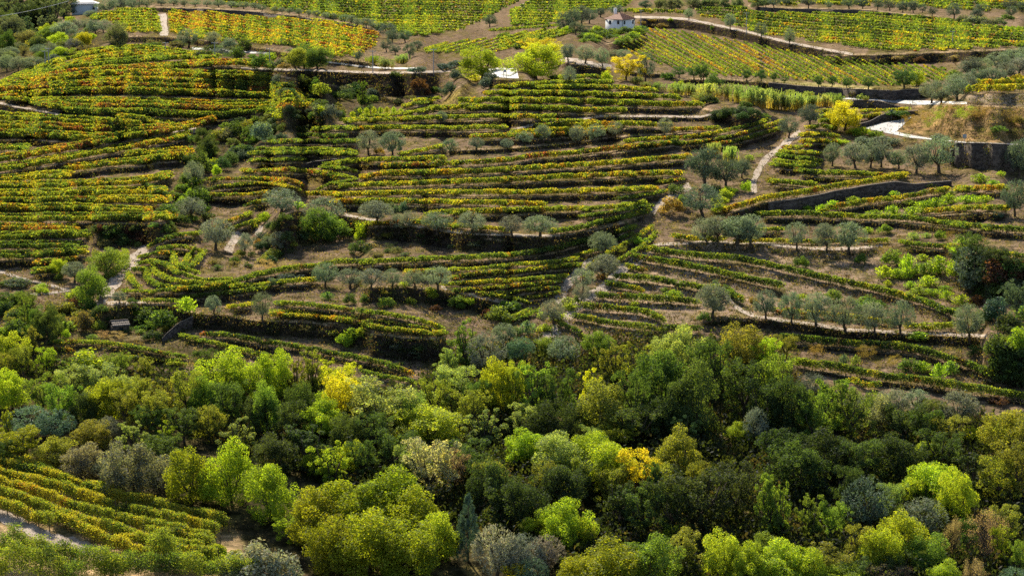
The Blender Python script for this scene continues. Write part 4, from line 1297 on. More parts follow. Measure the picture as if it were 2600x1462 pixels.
X("in the gully beside the terraces", "shrubs in the gully", "21:770,1340,100,90,bush,lg 890,1360,90,80,bush,or_ 22:560,180,140,110,weed,lg 150,460,160,160,weed,bg 50,470,120,110,bush,bg 290,300,100,80,bush,lg 20,230,130,130,bush,dk 330,430,160,90,weed,yg 460,320,150,110,weed,yg 580,220,130,90,weed,yg 350,250,120,70,bush,pink 21:1100,1100,130,90,tangle,oy 1290,1010,120,110,bush,weed 1600,700,230,200,bush,or_ 1700,640,130,180,bush,dg 1650,500,180,130,bush,dg 2060,480,130,110,bush,dg 2080,620,180,120,bush,yg 2150,560,170,130,bush,yg 2200,500,170,100,bush,yg 2350,480,110,150,bush,yg 2100,690,240,110,bush,yg 1930,950,150,70,weed,yg 2030,110,130,130,reed,lg 2200,200,150,190,reed,lg 2390,170,100,90,bush,weed 2480,140,110,60,tangle,oy 2340,190,140,130,tangle,grey 2250,260,200,110,bush,dolive", False)
X("among the green weeds at right", "weed clumps at right", "31:2130,390,170,110,weed,weed 2260,410,100,60,weed,weed 2340,320,70,60,weed,yg 1620,430,110,50,weed,yg 1260,530,100,70,weed,weed 860,600,150,90,weed,weed 650,650,130,100,weed,weed 540,680,100,90,weed,weed 400,660,70,50,weed,weed 1840,520,120,60,weed,mid 1810,600,170,120,weed,weed 1680,640,170,120,weed,weed 1570,660,150,110,weed,weed 1430,620,120,70,weed,weed 1450,720,170,110,weed,weed 1250,720,150,130,weed,weed 1080,720,170,70,weed,weed 2000,590,190,90,weed,weed 2180,590,170,90,weed,weed 2060,560,110,60,weed,weed 1170,900,140,130,bush,mid 1000,890,100,70,weed,weed 1730,960,110,130,bush,mid 1960,1000,150,80,weed,weed 1460,960,110,90,weed,lg 1590,940,90,60,weed,lg 1830,940,80,80,tangle,or_ 2310,750,110,90,greybush,teal 1190,1120,140,110,tangle,or_", False)
X("on the weedy slope", "weed clumps on the dark slope", "31:1250,1220,230,190,bush,mid 1400,1290,150,230,weed,weed 1550,1170,110,80,weed,yg 1170,1350,170,160,weed,yg 1290,1340,160,110,weed,weed 1400,1350,130,140,weed,weed 1560,1310,230,140,weed,weed 1720,1300,230,210,weed,weed 1880,1330,150,230,weed,weed 1610,1430,170,130,weed,weed 1430,1449,120,90,weed,weed 1200,1430,70,80,weed,yg 1780,1470,120,60,weed,weed 32:1520,60,170,90,weed,weed 1650,70,130,80,weed,weed 1790,110,130,110,weed,yg 1950,170,150,130,weed,yg 1880,240,110,60,weed,mid 31:930,1200,120,130,bush,dg 330,1250,150,180,bush,dg 1900,1100,140,80,weed,weed 31:2300,1400,330,290,bush,red 2450,1420,260,250,bush,red 32:2100,170,140,120,bush,red 2280,330,260,330,greybush,teal 2500,280,280,350,loose,teal 2400,480,300,300,bush,dark 2520,640,260,290,bush,weed 2380,560,120,130,bush,mid 2100,680,180,130,bush,dk 2560,820,300,330,bush,dark 2360,700,160,150,bush,red", False)
X("on the lower right banks", "weed clumps on the lower right banks", "32:970,230,290,200,bush,dg 1110,210,150,110,bush,dg 1520,510,160,90,weed,weed 480,660,150,110,tangle,or_ 990,720,200,170,tangle,or_ 1100,790,110,70,tangle,or_ 1270,780,150,130,tangle,or_ 1430,830,220,180,bush,dg 1560,840,140,130,weed,weed 1720,900,140,180,weed,weed 1830,860,140,160,weed,mid 760,770,80,130,weed,teal 880,770,90,120,weed,mid 2310,1170,210,110,bush,red 2150,1320,150,90,bush,red 450,230,170,160,bush,br 340,130,120,110,bush,yg 660,130,180,150,bush,mid 22:2440,150,110,80,bush,or_ 1940,330,150,110,bush,dg 1620,90,170,90,weed,yg 1230,180,70,60,weed,yg 1540,40,70,60,weed,dg 2050,10,120,110,bush,teal 650,160,90,110,bush,mid", False)
X("on the mound beside the road", "shrubs round the road mound", "30:770,1315,310,280,round,by 950,1370,180,130,bush,yg 1090,1390,140,110,bush,mid 850,1350,130,80,bush,by 1300,1170,250,80,bush,dg 950,1000,90,70,weed,lg 1880,800,150,110,bush,mid 2490,820,180,90,bush,by 1490,865,140,150,round,yg 1520,620,110,60,bush,red 1310,610,140,60,bush,tan 1900,590,130,50,bush,tan 1640,1290,160,130,tangle,mid 1750,1210,190,160,tangle,yg 1980,1200,230,150,tangle,yg 1560,1220,150,130,tangle,or_ 1850,1110,300,90,tangle,or_ 2150,1180,280,120,tangle,or_ 2400,1230,300,130,tangle,or_ 2320,1330,150,90,bush,dg 2510,1250,130,110,bush,br 2200,1390,200,110,tangle,br 2480,1400,180,130,tangle,br 1420,1270,160,130,tangle,or_ 1770,1430,270,110,greybush,olive 1200,1449,300,110,greybush,olive 980,1460,230,120,greybush,olive 740,1449,160,70,bush,yg 2570,1470,130,110,greybush,dolive 1390,1390,80,60,tangle,mid", False)
T("in the bed below the road", "canes below the road", "20:2150,1000,200,170 2280,1030,200,190 2400,1060,200,200 2510,1090,220,210 1980,990,190,160 1800,960,180,130 1650,950,180,120 1450,920,180,100 1900,1040,170,120 1250,850,120,80 1350,880,110,60 30:40,1100,220,220 170,1110,210,190 300,1100,200,170 430,1080,190,130 560,1070,170,130 690,1090,170,160 620,1000,120,70 220,980,90,80 400,985,110,70 980,1020,70,60", "reed", "lg")
X("on the road bend", "trees at the road bend", "20:240,800,490,340,round,yg 20:330,690,330,260,loose,by 1140,810,300,250,loose,by 10:2280,790,340,290,round,yg 20:940,815,130,120,bush,yg 850,335,160,100,bush,yg 10:2350,860,170,180,greybush,dolive 10:2200,820,100,80,weed,by 20:2030,880,190,170,greybush,mid 1660,900,140,120,bush,yg 1560,800,130,90,bush,dg 1680,780,140,110,olive,dg 20:270,560,330,170,loose,by 20:60,500,90,60,bush,dk", False)
X("right of the house", "shrubs on the house bank", "20:1390,220,110,40,bush,or_ 1300,245,90,40,bush,or_ 1510,285,140,55,bush,or_ 1420,275,90,40,bush,pink 1590,215,60,40,bush,yg 900,400,240,110,bush,dg 780,400,160,90,bush,yg 1150,340,220,80,bush,dg 1020,360,240,90,bush,mid 1290,330,100,60,bush,dk 2290,160,90,40,bush,yg 2020,300,60,50,bush,dg", False)
X("below the top right olives", "dark bushes below the top right olives", "30:1960,230,120,90,bush,dolive 2100,260,240,130,bush,dolive 2230,265,200,90,bush,dolive 2330,260,150,100,bush,dolive 2050,240,120,70,bush,dg 2400,210,150,70,bush,dg", False)
for a in ("30:2170,270,40,40 2230,285,40,45 2290,300,45,60 2345,310,45,60 2400,325,50,75 2450,335,50,80 2510,345,50,95 2565,350,50,60",):
    T("at the right edge", "young staked vines at the right edge", a, "weed", "weed")
T("in the young row below the ravine", "young staked vines below the ravine", "10:970,1195,50,90 1045,1165,45,95 1110,1165,45,100 1185,1160,50,105 1250,1155,50,95 1315,1160,55,100 1385,1150,50,90 1455,1140,50,60 1310,1200,60,80", "weed", "yg")

# the wooded ravine: y = crown top
WB = ("along the wood's far edge", "trees along the far edge of the wood")
X(*WB, "02:290,60,190,330,upright,mid 330,340,230,330,upright,oy 90,420,280,370,round,yg 30,640,180,280,loose,oy 240,570,210,300,loose,oy 470,580,220,260,loose,yg 900,555,430,300,bush,yg 720,660,260,260,round,mid 1190,630,240,280,round,mid 2250,590,420,520,round,yg 2100,590,260,300,loose,dk 2480,690,330,500,loose,yg 1480,690,200,200,loose,oy 12:160,610,340,460,round,yg 560,555,310,480,upright,oy 850,735,350,380,loose,by 400,650,230,400,upright,oy 700,640,230,330,upright,yg 2130,285,400,480,upright,mid 1940,530,330,420,upright,lg 2330,400,350,450,olive,grey 2480,330,230,260,olive,olive 22:90,470,280,280,olive,bg 520,450,320,320,olive,olive 320,470,190,200,round,mid 880,400,260,300,round,mid 1030,430,360,520,upright,oy 1290,450,320,560,upright,oy 1700,350,460,600,round,lg 1470,470,230,300,round,lg 1960,470,330,500,upright,mid 2330,340,460,520,round,oy 2573,480,260,420,loose,yg 32:60,620,400,700,loose,mid 180,450,250,250,loose,oy 430,820,260,280,olive,grey 1500,990,260,260,olive,olive 1250,980,330,320,olive,polive 900,1050,280,280,olive,olive 1650,1090,260,260,olive,oy")
WM = ("in the wood's middle", "trees in the middle of the wood")
X(*WM, "02:950,740,380,360,round,lg 1250,830,300,340,round,lg 720,760,320,340,loose,lg 130,800,330,400,round,yg 420,840,300,400,loose,mid 620,930,330,430,loose,mid 1050,870,360,440,round,dy 1400,860,320,420,loose,oy 1650,840,290,430,upright,oy 1880,820,330,460,loose,oy 2080,900,350,420,round,mid 2310,900,330,480,loose,dk 850,1000,300,380,round,dk 1250,1000,320,380,loose,oy 1560,1010,320,400,loose,oy 300,1160,440,320,olive,bg 560,1190,370,320,olive,bg 60,1160,220,330,round,yg 920,1310,320,260,round,oy 1080,1270,220,240,olive,grey 1360,1300,370,320,round,lg 1660,1280,260,330,upright,dy 1500,1170,320,300,loose,dk 1850,1180,330,370,loose,dk 2100,1150,330,380,loose,oy 2390,1270,420,390,round,lg 2573,1080,330,380,loose,dk")
X(*WM, "12:420,880,320,520,round,dk 120,940,330,520,round,mid 900,860,400,440,round,by 720,1060,320,400,round,yg 600,1190,300,340,round,yg 330,1100,330,430,loose,dk 1300,900,600,560,loose,lg 1080,980,330,450,loose,lg 1520,1000,330,450,loose,lg 2000,760,480,420,round,lg 1800,880,300,420,loose,oy 2170,1000,320,400,loose,oy 2420,690,340,560,round,dy 2250,900,260,400,round,dk 1760,1140,600,420,round,yg 2300,1170,470,380,round,lg 1180,1230,330,420,loose,dk 930,1250,330,380,round,dk 22:230,620,420,700,upright,mid 30,700,300,560,loose,yg 420,780,330,560,loose,dk 820,760,320,560,upright,by 920,930,520,520,round,oy 660,1010,300,420,upright,mid 1250,800,320,600,loose,dk 1500,540,470,760,round,dg 1830,700,470,760,round,dk 2050,460,380,640,round,dk 2330,660,520,660,round,dk 2573,850,420,600,round,dark 1200,1150,420,430,loose,dk 1500,1050,420,450,round,dark 1750,1220,340,340,round,lg 2440,1160,260,420,olive,grey 2290,1330,240,220,round,yg 1050,1370,360,260,round,yg 750,1370,300,270,round,lg 350,1100,420,500,round,dark 100,1150,280,320,round,lg")
X(*WM, "32:620,770,460,660,upright,mid 420,1000,380,560,loose,mid 830,950,330,560,loose,mid 250,900,400,600,round,dark 1100,1020,360,420,round,olive 1350,1130,420,430,loose,dk 1600,1200,330,380,loose,dk 1830,1250,330,330,loose,oy 2080,1330,260,200,bush,by 2300,1340,330,250,loose,yg 2500,1170,470,560,round,oy 2000,1150,240,300,tangle,br")
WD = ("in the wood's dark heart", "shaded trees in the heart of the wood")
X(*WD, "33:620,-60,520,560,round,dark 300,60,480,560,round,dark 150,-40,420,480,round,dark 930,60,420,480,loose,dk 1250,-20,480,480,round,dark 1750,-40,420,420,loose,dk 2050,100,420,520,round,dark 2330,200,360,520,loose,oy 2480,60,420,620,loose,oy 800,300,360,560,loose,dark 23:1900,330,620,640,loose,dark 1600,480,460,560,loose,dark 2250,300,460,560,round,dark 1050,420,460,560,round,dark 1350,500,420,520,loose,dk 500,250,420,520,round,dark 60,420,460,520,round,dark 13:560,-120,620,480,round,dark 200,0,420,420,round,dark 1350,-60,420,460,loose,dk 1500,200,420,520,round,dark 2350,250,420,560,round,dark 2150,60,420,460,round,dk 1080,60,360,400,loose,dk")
WF = ("at the wood's near side", "trees at the near side of the wood")
X(*WF, "03:230,-60,450,380,loose,dy 560,30,360,330,round,oy 820,100,380,380,round,grey 1030,260,230,230,olive,pg 1350,75,520,560,round,grey 1600,250,240,330,olive,grey 1900,120,480,580,round,dy 2340,60,480,680,round,dy 60,30,300,300,round,dk 1650,0,360,360,loose,dk")
X(*WF, "13:150,260,450,640,round,yg 760,0,420,500,upright,yg 620,140,240,300,round,yg 930,80,240,330,round,yg 640,560,500,560,round,dy 900,430,620,600,round,dy 1290,340,620,620,round,dy 1580,560,500,560,round,dy 760,800,560,600,round,dy 1120,720,680,680,round,dy 1480,860,560,560,round,dy 1800,760,430,560,round,yg 1780,30,480,620,loose,pg 1600,90,300,420,loose,lg 2000,140,330,450,loose,pink 2130,530,390,760,conifer,teal 2400,250,420,420,loose,oy 2420,890,420,580,olive,pg 2573,1000,360,480,olive,grey 330,830,260,260,loose,yg 60,990,480,480,greybush,pg 280,1090,400,420,greybush,pg 03:2430,1010,380,420,greybush,pg 2330,1180,300,300,greybush,pg 13:-60,1240,420,300,greybush,pg")
X(*WF, "23:130,-20,380,330,round,yg 450,0,480,430,round,lg 800,-40,330,380,round,yg 960,60,520,520,round,yg 1230,160,420,520,loose,by 1030,330,380,420,loose,oy 720,230,420,420,loose,oy 330,260,380,420,loose,oy 1450,230,260,560,upright,dk 1690,-30,460,500,round,oy 1850,280,300,380,loose,oy 1500,300,330,420,loose,oy 540,640,500,520,round,yg 230,840,260,220,round,yg 730,840,260,300,round,yg 130,990,420,460,olive,grey 350,1010,330,420,olive,pink 30,1180,300,360,bush,by 200,1230,330,330,olive,bg 1000,1100,640,520,round,dy 1360,990,560,560,round,mid 700,1200,420,400,round,dy 1720,960,330,420,loose,oy 1620,920,180,200,loose,yg 2150,990,420,520,round,yg 2400,1080,420,480,round,yg 2573,980,330,420,round,mid 2573,330,350,700,upright,mid")
X(*WF, "33:130,330,300,720,upright,mid 430,500,300,560,upright,mid 600,660,280,420,loose,mid 1000,420,440,560,olive,dolive 1230,480,260,420,loose,lg 1560,85,200,230,round,yg 1650,265,420,420,round,yg 1900,360,330,560,round,yg 1480,430,260,300,round,yg 1560,630,400,400,olive,olive 1380,760,460,520,round,yg 1150,900,420,520,round,yg 950,920,330,420,loose,oy 1560,1000,360,420,round,mid 1840,760,210,520,bare,pink 2000,860,220,420,loose,dk 2200,700,420,620,bare,pink 2370,720,300,380,loose,oy 2330,900,200,420,loose,yg 2530,1040,260,420,loose,mid 100,1080,520,480,round,yg 380,1150,360,420,round,yg 620,1140,460,360,loose,oy 700,1310,460,260,round,yg 1130,1290,420,280,bare,grey 1370,1310,260,240,bare,pink 1750,1290,390,300,round,yg 2060,1190,270,420,bare,pink 2480,1330,300,300,olive,bg 1280,1180,300,300,loose,dk 900,1250,330,300,loose,dk")



def fill(where, group, poly, n, kinds, cols, w0, w1, asp, seed):
    r = np.random.default_rng(seed)
    P = [q[:2] for q in pts_of(poly)]
    A = np.array(P)
    k = 0
    while k < n:
        u, v = r.uniform(A[:, 0].min(), A[:, 0].max()), r.uniform(A[:, 1].min(), A[:, 1].max())
        if in_poly(P, np.array([u]), np.array([v]))[0]:
            w = r.uniform(w0, w1) / 3.9585
            TREES.append((where, group, kinds[r.integers(len(kinds))], cols[r.integers(len(cols))], (u, v, w, w * asp * r.uniform(.75, 1.2)), False))
            k += 1


fill("in the shaded ravine", "bushes in the ravine", "10:100,780 700,870 1000,940 1400,1020 1480,1060 900,1200 800,1300 400,1440 100,1449 60,1300 300,1150", 44, ["bush", "bush", "greybush"], ["dk", "dg", "dolive", "oy", "dark"], 90, 190, .75, 1)
fill("in the left cleft", "shrubs in the cleft", "01:1900,-60 2180,0 2250,200 2120,330 2080,560 2100,760 1820,840 1780,600 1850,300", 30, ["bush", "bush", "weed"], ["dk", "dg", "mid", "dark"], 80, 170, .8, 2)
fill("at the top left corner", "dark wood at the top left", "00:-100,120 0,60 560,40 690,150 650,230 420,320 100,470 -100,480", 34, ["round", "upright", "round"], ["dark", "dolive", "dark", "teal"], 150, 230, 1.15, 23)
fill("on the wooded left bank", "trees on the wooded left bank", "00:0,560 250,420 600,300 1000,300 900,480 560,640 420,720 0,760", 24, ["bush", "greybush", "round"], ["dk", "olive", "oy", "dolive", "mid"], 110, 190, .8, 24)
fill("under the orange field", "bushes on the bank under the orange field", "00:1300,420 2000,430 2573,540 10:700,640 600,690 0,690 00:2000,600 1500,490", 26, ["bush", "greybush", "tangle"], ["dk", "dg", "br", "dolive"], 80, 150, .6, 25)
fill("below the white house", "bushes below the white house", "20:560,330 920,345 1330,300 1340,430 940,480 560,410", 26, ["bush", "bush", "weed"], ["dg", "yg", "mid", "dk"], 80, 150, .6, 26)
fill("beside the near vineyard", "bushes beside the near vineyard", "03:1750,1300 2350,1180 2400,1340 1900,1420", 9, ["bush", "bush"], ["yg", "mid", "dy"], 150, 230, .7, 27)
fill("along the left cleft", "shrubs along the cleft", "00:2150,1340 2573,1190 10:180,1200 380,1260 200,1449 01:2573,120 2200,280 2040,0", 34, ["bush", "greybush", "bush"], ["dk", "dg", "dolive", "mid", "oy"], 100, 190, .85, 21)
fill("on the nose by the amphitheatre", "shrubs on the nose", "01:2150,1100 2573,1000 2573,1300 2300,1330 2080,1200", 9, ["bush", "weed", "tangle"], ["dk", "oy", "br"], 70, 140, .7, 22)
fill("in the left cleft", "shrubs in the cleft", "01:850,830 1780,830 1750,900 1400,1040 1000,1080 900,950", 24, ["bush", "bush", "tangle"], ["dk", "dg", "br", "red"], 80, 160, .7, 3)
fill("on the nose by the amphitheatre", "shrubs on the nose", "11:-60,1000 130,850 320,700 480,930 440,1180 100,1230", 16, ["bush", "greybush"], ["dk", "dg", "oy", "dolive"], 80, 170, .8, 4)
fill("on the weedy slope", "weed clumps on the dark slope", "31:1900,1180 2573,1200 2573,1449 32:2573,600 2200,520 1950,200", 26, ["bush", "greybush", "loose"], ["dk", "dark", "dolive", "dg"], 150, 300, .9, 5)
fill("at the right edge below the slope", "bushes at the right edge", "32:2150,620 2573,500 2573,1050 2400,950", 14, ["bush", "bush", "loose"], ["dk", "dark", "mid"], 150, 280, .9, 6)
fill("below the standing stone", "thicket below the standing stone", "02:560,230 900,180 1150,200 1400,170 1700,200 1680,430 1500,480 500,470", 22, ["bush", "weed", "bush"], ["dk", "dg", "oy", "mid"], 80, 190, .7, 7)
fill("below the standing stone", "thicket below the standing stone", "02:-50,200 500,150 560,480 100,560 -50,500", 20, ["bush", "bush", "loose"], ["mid", "dk", "oy", "yg"], 130, 260, .9, 8)
fill("in the bed below the road", "canes below the road", "20:1950,1010 2573,1120 2573,1200 2100,1260 1980,1180", 16, ["bush", "greybush"], ["dk", "dark", "dg"], 90, 180, .6, 9)
fill("on the dark central bank", "shrubs on the central bank", "11:900,900 1500,900 2200,1000 2573,1050 2573,1120 1500,1170 700,1180", 26, ["weed", "bush", "tangle"], ["dk", "br", "dolive", "dark"], 60, 130, .6, 10)
fill("above the lower terraces", "shrubs on the lower bank", "12:1100,520 1500,520 1880,540 1800,800 1600,880", 16, ["weed", "bush", "tangle"], ["dk", "br", "dolive", "dark"], 60, 130, .6, 11)
FAT = dict(round=1.32, upright=1.4, loose=1.4, olive=1.15, bush=1.2, greybush=1.2, weed=1.5, reed=1.25, bare=1.2, conifer=1.1, tangle=1.2)
count = {}
TREES2 = []
for (where, group, kind, col, a, top) in TREES:
    u, v, w, h = a
    if w < 1:
        continue
    if top:
        v = v + h
    if kind == 'round' and where in ("in the wood's middle", "in the wood's dark heart", "along the wood's far edge") and rng.uniform() < .42:
        kind = 'loose' if rng.uniform() < .6 else 'upright'
    TREES2.append((where, group, kind, col, u, v, w, h))
# ordinals among look-alikes of one place, from the left
key_lists = {}
for i, q in enumerate(TREES2):
    key_lists.setdefault((q[0], KW[q[2]], CW[q[3]]), []).append(i)
label_of = {}
for k, lst in key_lists.items():
    lst.sort(key=lambda i: TREES2[i][4])
    for n_, i in enumerate(lst):
        base = f"{k[2]} {k[1]} {k[0]}"
        label_of[i] = base if len(lst) == 1 else f"{base}, {ordw(n_)} from the left"
tr_ = np.random.default_rng(31)
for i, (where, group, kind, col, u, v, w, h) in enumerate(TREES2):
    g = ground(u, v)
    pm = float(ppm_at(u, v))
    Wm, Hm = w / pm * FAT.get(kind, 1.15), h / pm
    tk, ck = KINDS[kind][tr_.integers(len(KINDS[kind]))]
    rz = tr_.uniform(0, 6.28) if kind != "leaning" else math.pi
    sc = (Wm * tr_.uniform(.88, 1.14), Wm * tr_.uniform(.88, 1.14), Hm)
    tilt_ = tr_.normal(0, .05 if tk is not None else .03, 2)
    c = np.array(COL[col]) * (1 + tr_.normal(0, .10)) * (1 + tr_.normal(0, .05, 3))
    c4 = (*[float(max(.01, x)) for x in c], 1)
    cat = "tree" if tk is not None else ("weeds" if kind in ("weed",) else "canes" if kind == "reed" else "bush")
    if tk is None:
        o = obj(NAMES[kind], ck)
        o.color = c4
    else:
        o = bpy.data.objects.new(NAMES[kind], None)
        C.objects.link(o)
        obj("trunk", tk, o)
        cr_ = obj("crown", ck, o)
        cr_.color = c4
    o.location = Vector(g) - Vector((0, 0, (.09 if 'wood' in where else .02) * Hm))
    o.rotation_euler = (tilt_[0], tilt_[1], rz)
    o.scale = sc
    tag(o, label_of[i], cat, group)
print("things:", len(TREES2), "rows:", sum(1 for o in bpy.data.objects if o.name.startswith("vine_row")))

# ------------------------------------------------------------------ undergrowth and scrub (nobody could count it)
def scatter(name, n, poly, keep, cols, size, hmax, seed, mat, aspect=.6):
    r = np.random.default_rng(seed)
    P = np.array([q[:2] for q in pts_of(poly)])
    u = r.uniform(max(P[:, 0].min(), -60), min(P[:, 0].max(), 2660), n * 3)
    v = r.uniform(max(P[:, 1].min(), -10), min(P[:, 1].max(), 1500), n * 3)
    ok = in_poly([tuple(q) for q in P], u, v)
    if keep is not None:
        ok &= keep(u, v, r)
    u, v = u[ok][:n], v[ok][:n]
    k = len(u)
    g = ground(u, v)
    big = vnoise(u, v, 22, 10, seed + 5)
    hh = np.clip(.45 + .35 * big, .08, 1.2) * hmax
    m_ = 5
    pos = np.repeat(g, m_, 0) + r.normal(0, .35, (k * m_, 3)) * np.array((1, 1, 0))
    pos[:, 2] += r.uniform(0, 1, k * m_) * np.repeat(hh, m_)
    cc = np.array(cols)
    ci = np.clip(((vnoise(u, v, 40, 18, seed + 9) * .35 + .5) * len(cc) + r.normal(0, .6, k)).astype(int), 0, len(cc) - 1)
    col = np.repeat(cc[ci], m_, 0) * (1 + r.normal(0, .2, (k * m_, 1)))
    ax = r.normal(0, .5, (k * m_, 3)); ax[:, 2] += 1
    q = MB()
    q.quads(*leafq(None, pos, size, np.clip(col, .008, .6), aspect, ax, None, r))
    return tag(obj(name, q.mesh(name, [mat])), kind='stuff')


def riser_at(u, v):
    i = np.clip(((u - US[0]) / 6).astype(int), 0, NU - 1)
    j = np.clip(np.searchsorted(VF, v), 0, NV - 1)
    return RISER[j, i]


scatter("undergrowth", 26000, "02:-500,620 500,700 1300,780 2000,900 2573,900 12:1000,1000 1600,1020 1900,640 22:0,560 700,520 1500,480 2573,600 32:400,1000 1500,1250 2573,1300 3000,1300 33:3000,2000 -500,2000",
        lambda u, v, r: ~in_poly(pts_of("03:-900,250 0,290 900,520 2450,960 2450,1600 -900,1700"), u, v),
        [(.018, .025, .009), (.028, .04, .012), (.04, .05, .015), (.025, .035, .013), (.05, .042, .02)], .42, 3.0, 41, M_LEAF, .8)
scatter("dry_scrub", 60000, "00:-300,0 2573,0 30:2800,0 32:2800,1200 22:1500,700 12:1900,900 02:0,700 -300,600",
        lambda u, v, r: r.uniform(size=len(u)) < np.clip(riser_at(u, v) * .7 + .14, .0, 1),
        [(.03, .036, .014), (.05, .036, .025), (.065, .05, .03), (.045, .06, .018), (.12, .09, .045), (.055, .042, .03)], .34, .5, 43, M_LEAF, .5)
scatter("dry_grass", 42000, "00:-300,0 2573,0 30:2800,0 32:2800,1200 22:1500,700 12:1900,900 02:0,700 -300,600", None,
        [(.20, .155, .085), (.13, .12, .05), (.10, .12, .03), (.24, .18, .10), (.16, .13, .07)], .26, .3, 45, M_LEAF, .4)

# ------------------------------------------------------------------ dry-stone walls
def wall(label, s, hpx, thick=.5, rise=.25, name="stone_wall", cap=True, mat=None, cat="stone wall"):
    p = sample_poly(pts_of(s), 5)
    top = ground(p[:, 0], p[:, 1])
    bot = ground(p[:, 0], p[:, 1] + hpx / 3.9585)
    n = len(p)
    zt = top[:, 2] + rise + np.random.default_rng(3).normal(0, .03, n)
    zb = np.minimum(bot[:, 2], top[:, 2]) - .4
    fr = top.copy(); yy = np.minimum(top[:, 1], bot[:, 1]) - .12
    kk = np.ones(9) / 9
    yp = np.pad(yy, 4, 'edge')
    fr[:, 1] = np.minimum(np.convolve(yp, kk, 'valid'), yy + .3)
    zt = np.convolve(np.pad(zt, 2, 'edge'), np.ones(5) / 5, 'valid')
    bk = fr.copy(); bk[:, 1] += thick
    q = MB()
    rows_ = []
    for a, z in ((fr, zb), (fr, zt), (bk, zt), (bk, zb)):
        v = a.copy(); v[:, 2] = z
        rows_.append(v)
    V = np.concatenate(rows_)
    f = []
    for k in range(3):
        for i in range(n - 1):
            f.append((k * n + i, k * n + i + 1, (k + 1) * n + i + 1, (k + 1) * n + i))
    f += [(0, n, 2 * n, 3 * n), (n - 1, 4 * n - 1, 3 * n - 1, 2 * n - 1)]
    q.quads(V, f)
    root = bpy.data.objects.new(name, None); C.objects.link(root)
    obj("masonry", q.mesh("masonry", [mat or M_WALL], col=False), root)
    if cap:
        q = MB()
        for i in range(n - 1):
            a, b = fr[i], fr[i + 1]
            z0, z1 = zt[i] + .003, zt[i + 1] + .003
            v = [(a[0], a[1] - .06, z0), (b[0] - .02, b[1] - .06, z1), (b[0] - .02, b[1] + thick + .06, z1), (a[0], a[1] + thick + .06, z0)]
            v += [(x, y, z + .12) for x, y, z in v]
            q.quads(v, [(0, 3, 2, 1), (4, 5, 6, 7), (0, 1, 5, 4), (1, 2, 6, 5), (2, 3, 7, 6), (3, 0, 4, 7)])
        obj("coping", q.mesh("coping", [M_SLATE], col=False), root)
    tag(root, label, cat)


wall("long dark retaining wall under the bright yellow vine row", "31:0,606 300,562 700,482 1000,428 1380,368 1750,322", 95)
wall("dark roadside parapet rising behind the lower road", "30:870,1255 1000,1215 1150,1170 1300,1140 1470,1108", 42, .5, .35, "parapet")
wall("tall shaded retaining wall below the road at the right edge", "30:1660,1418 2000,1446 2573,1464 2700,1470", 250, .6, .2)
wall("curved dry-stone wall beside the stone hut", "02:1675,470 1715,420 1800,355 1950,285", 100, .6, .2)
wall("dark stone wall behind the road at upper right", "30:0,838 400,872 800,897 1200,912 1520,898", 95, .5, .1)
wall("long dark wall under the top green field", "00:1700,82 2000,88 2573,120 10:400,162 800,224 1100,274 1230,310", 46, .5, .1)
wall("dark wall below the top right olive row", "30:-100,72 300,94 700,99 1000,104 1300,144 1700,174 1950,222", 40, .5, .05)
wall("low broken wall below the green plot left of centre", "11:460,202 600,174 800,154 1070,136", 45, .5, .05)
wall("short dark wall where the upper road bends", "30:760,1006 1100,1021 1255,1045", 70, .5, .1)


# ------------------------------------------------------------------ buildings
def root_at(name, u, v, yaw, label, cat):
    o = bpy.data.objects.new(name, None); C.objects.link(o)
    o.location = Vector(ground(u, v)); o.rotation_euler = (0, 0, yaw)
    tag(o, label, cat)
    return o, float(ppm_at(u, v))


def child(mb, name, mats, parent, label=None, smooth=False):
    o = obj(name, mb.mesh(name, mats, col=False, smooth=smooth), parent)
    if label:
        o['label'] = label
    return o


def hip_roof(mb, x0, y0, x1, y1, z, h, ridge, ov):
    x0, y0, x1, y1 = x0 - ov, y0 - ov, x1 + ov, y1 + ov
    cx, cy = (x0 + x1) / 2, (y0 + y1) / 2
    a, b = (cx - ridge / 2, cy, z + h), (cx + ridge / 2, cy, z + h)
    v = [(x0, y0, z), (x1, y0, z), (x1, y1, z), (x0, y1, z), a, b,
         (x0, y0, z - .14), (x1, y0, z - .14), (x1, y1, z - .14), (x0, y1, z - .14)]
    mb.quads(v, [(0, 1, 5, 4), (2, 3, 4, 5), (1, 2, 5, 5), (3, 0, 4, 4), (6, 7, 1, 0), (7, 8, 2, 1), (8, 9, 3, 2), (9, 6, 0, 3), (9, 8, 7, 6)][:2] +
             [(6, 7, 1, 0), (7, 8, 2, 1), (8, 9, 3, 2), (9, 6, 0, 3), (9, 8, 7, 6)])
    # hip ends as narrow quads
    mb.quads([(x1, y0, z), (x1, y1, z), (b[0], b[1] + .01, b[2]), (b[0], b[1] - .01, b[2])], [(0, 1, 2, 3)])
    mb.quads([(x0, y1, z), (x0, y0, z), (a[0], a[1] - .01, a[2]), (a[0], a[1] + .01, a[2])], [(0, 1, 2, 3)])
    # tile rolls down the two long slopes
    n = int((x1 - x0) / .3)
    for k in range(1, n):
        x = x0 + (x1 - x0) * k / n
        for sy in (-1, 1):
            ye = y0 if sy < 0 else y1
            lim = min(1.0, min((x - x0) / max(.01, a[0] - x0), (x1 - x) / max(.01, x1 - b[0])))
            p0 = np.array((x, ye, z + .02)); p1 = np.array((x, ye + (cy - ye) * lim * .98, z + .02 + h * lim * .98))
            mb.tube([p0, p1], [.06, .06], 4)


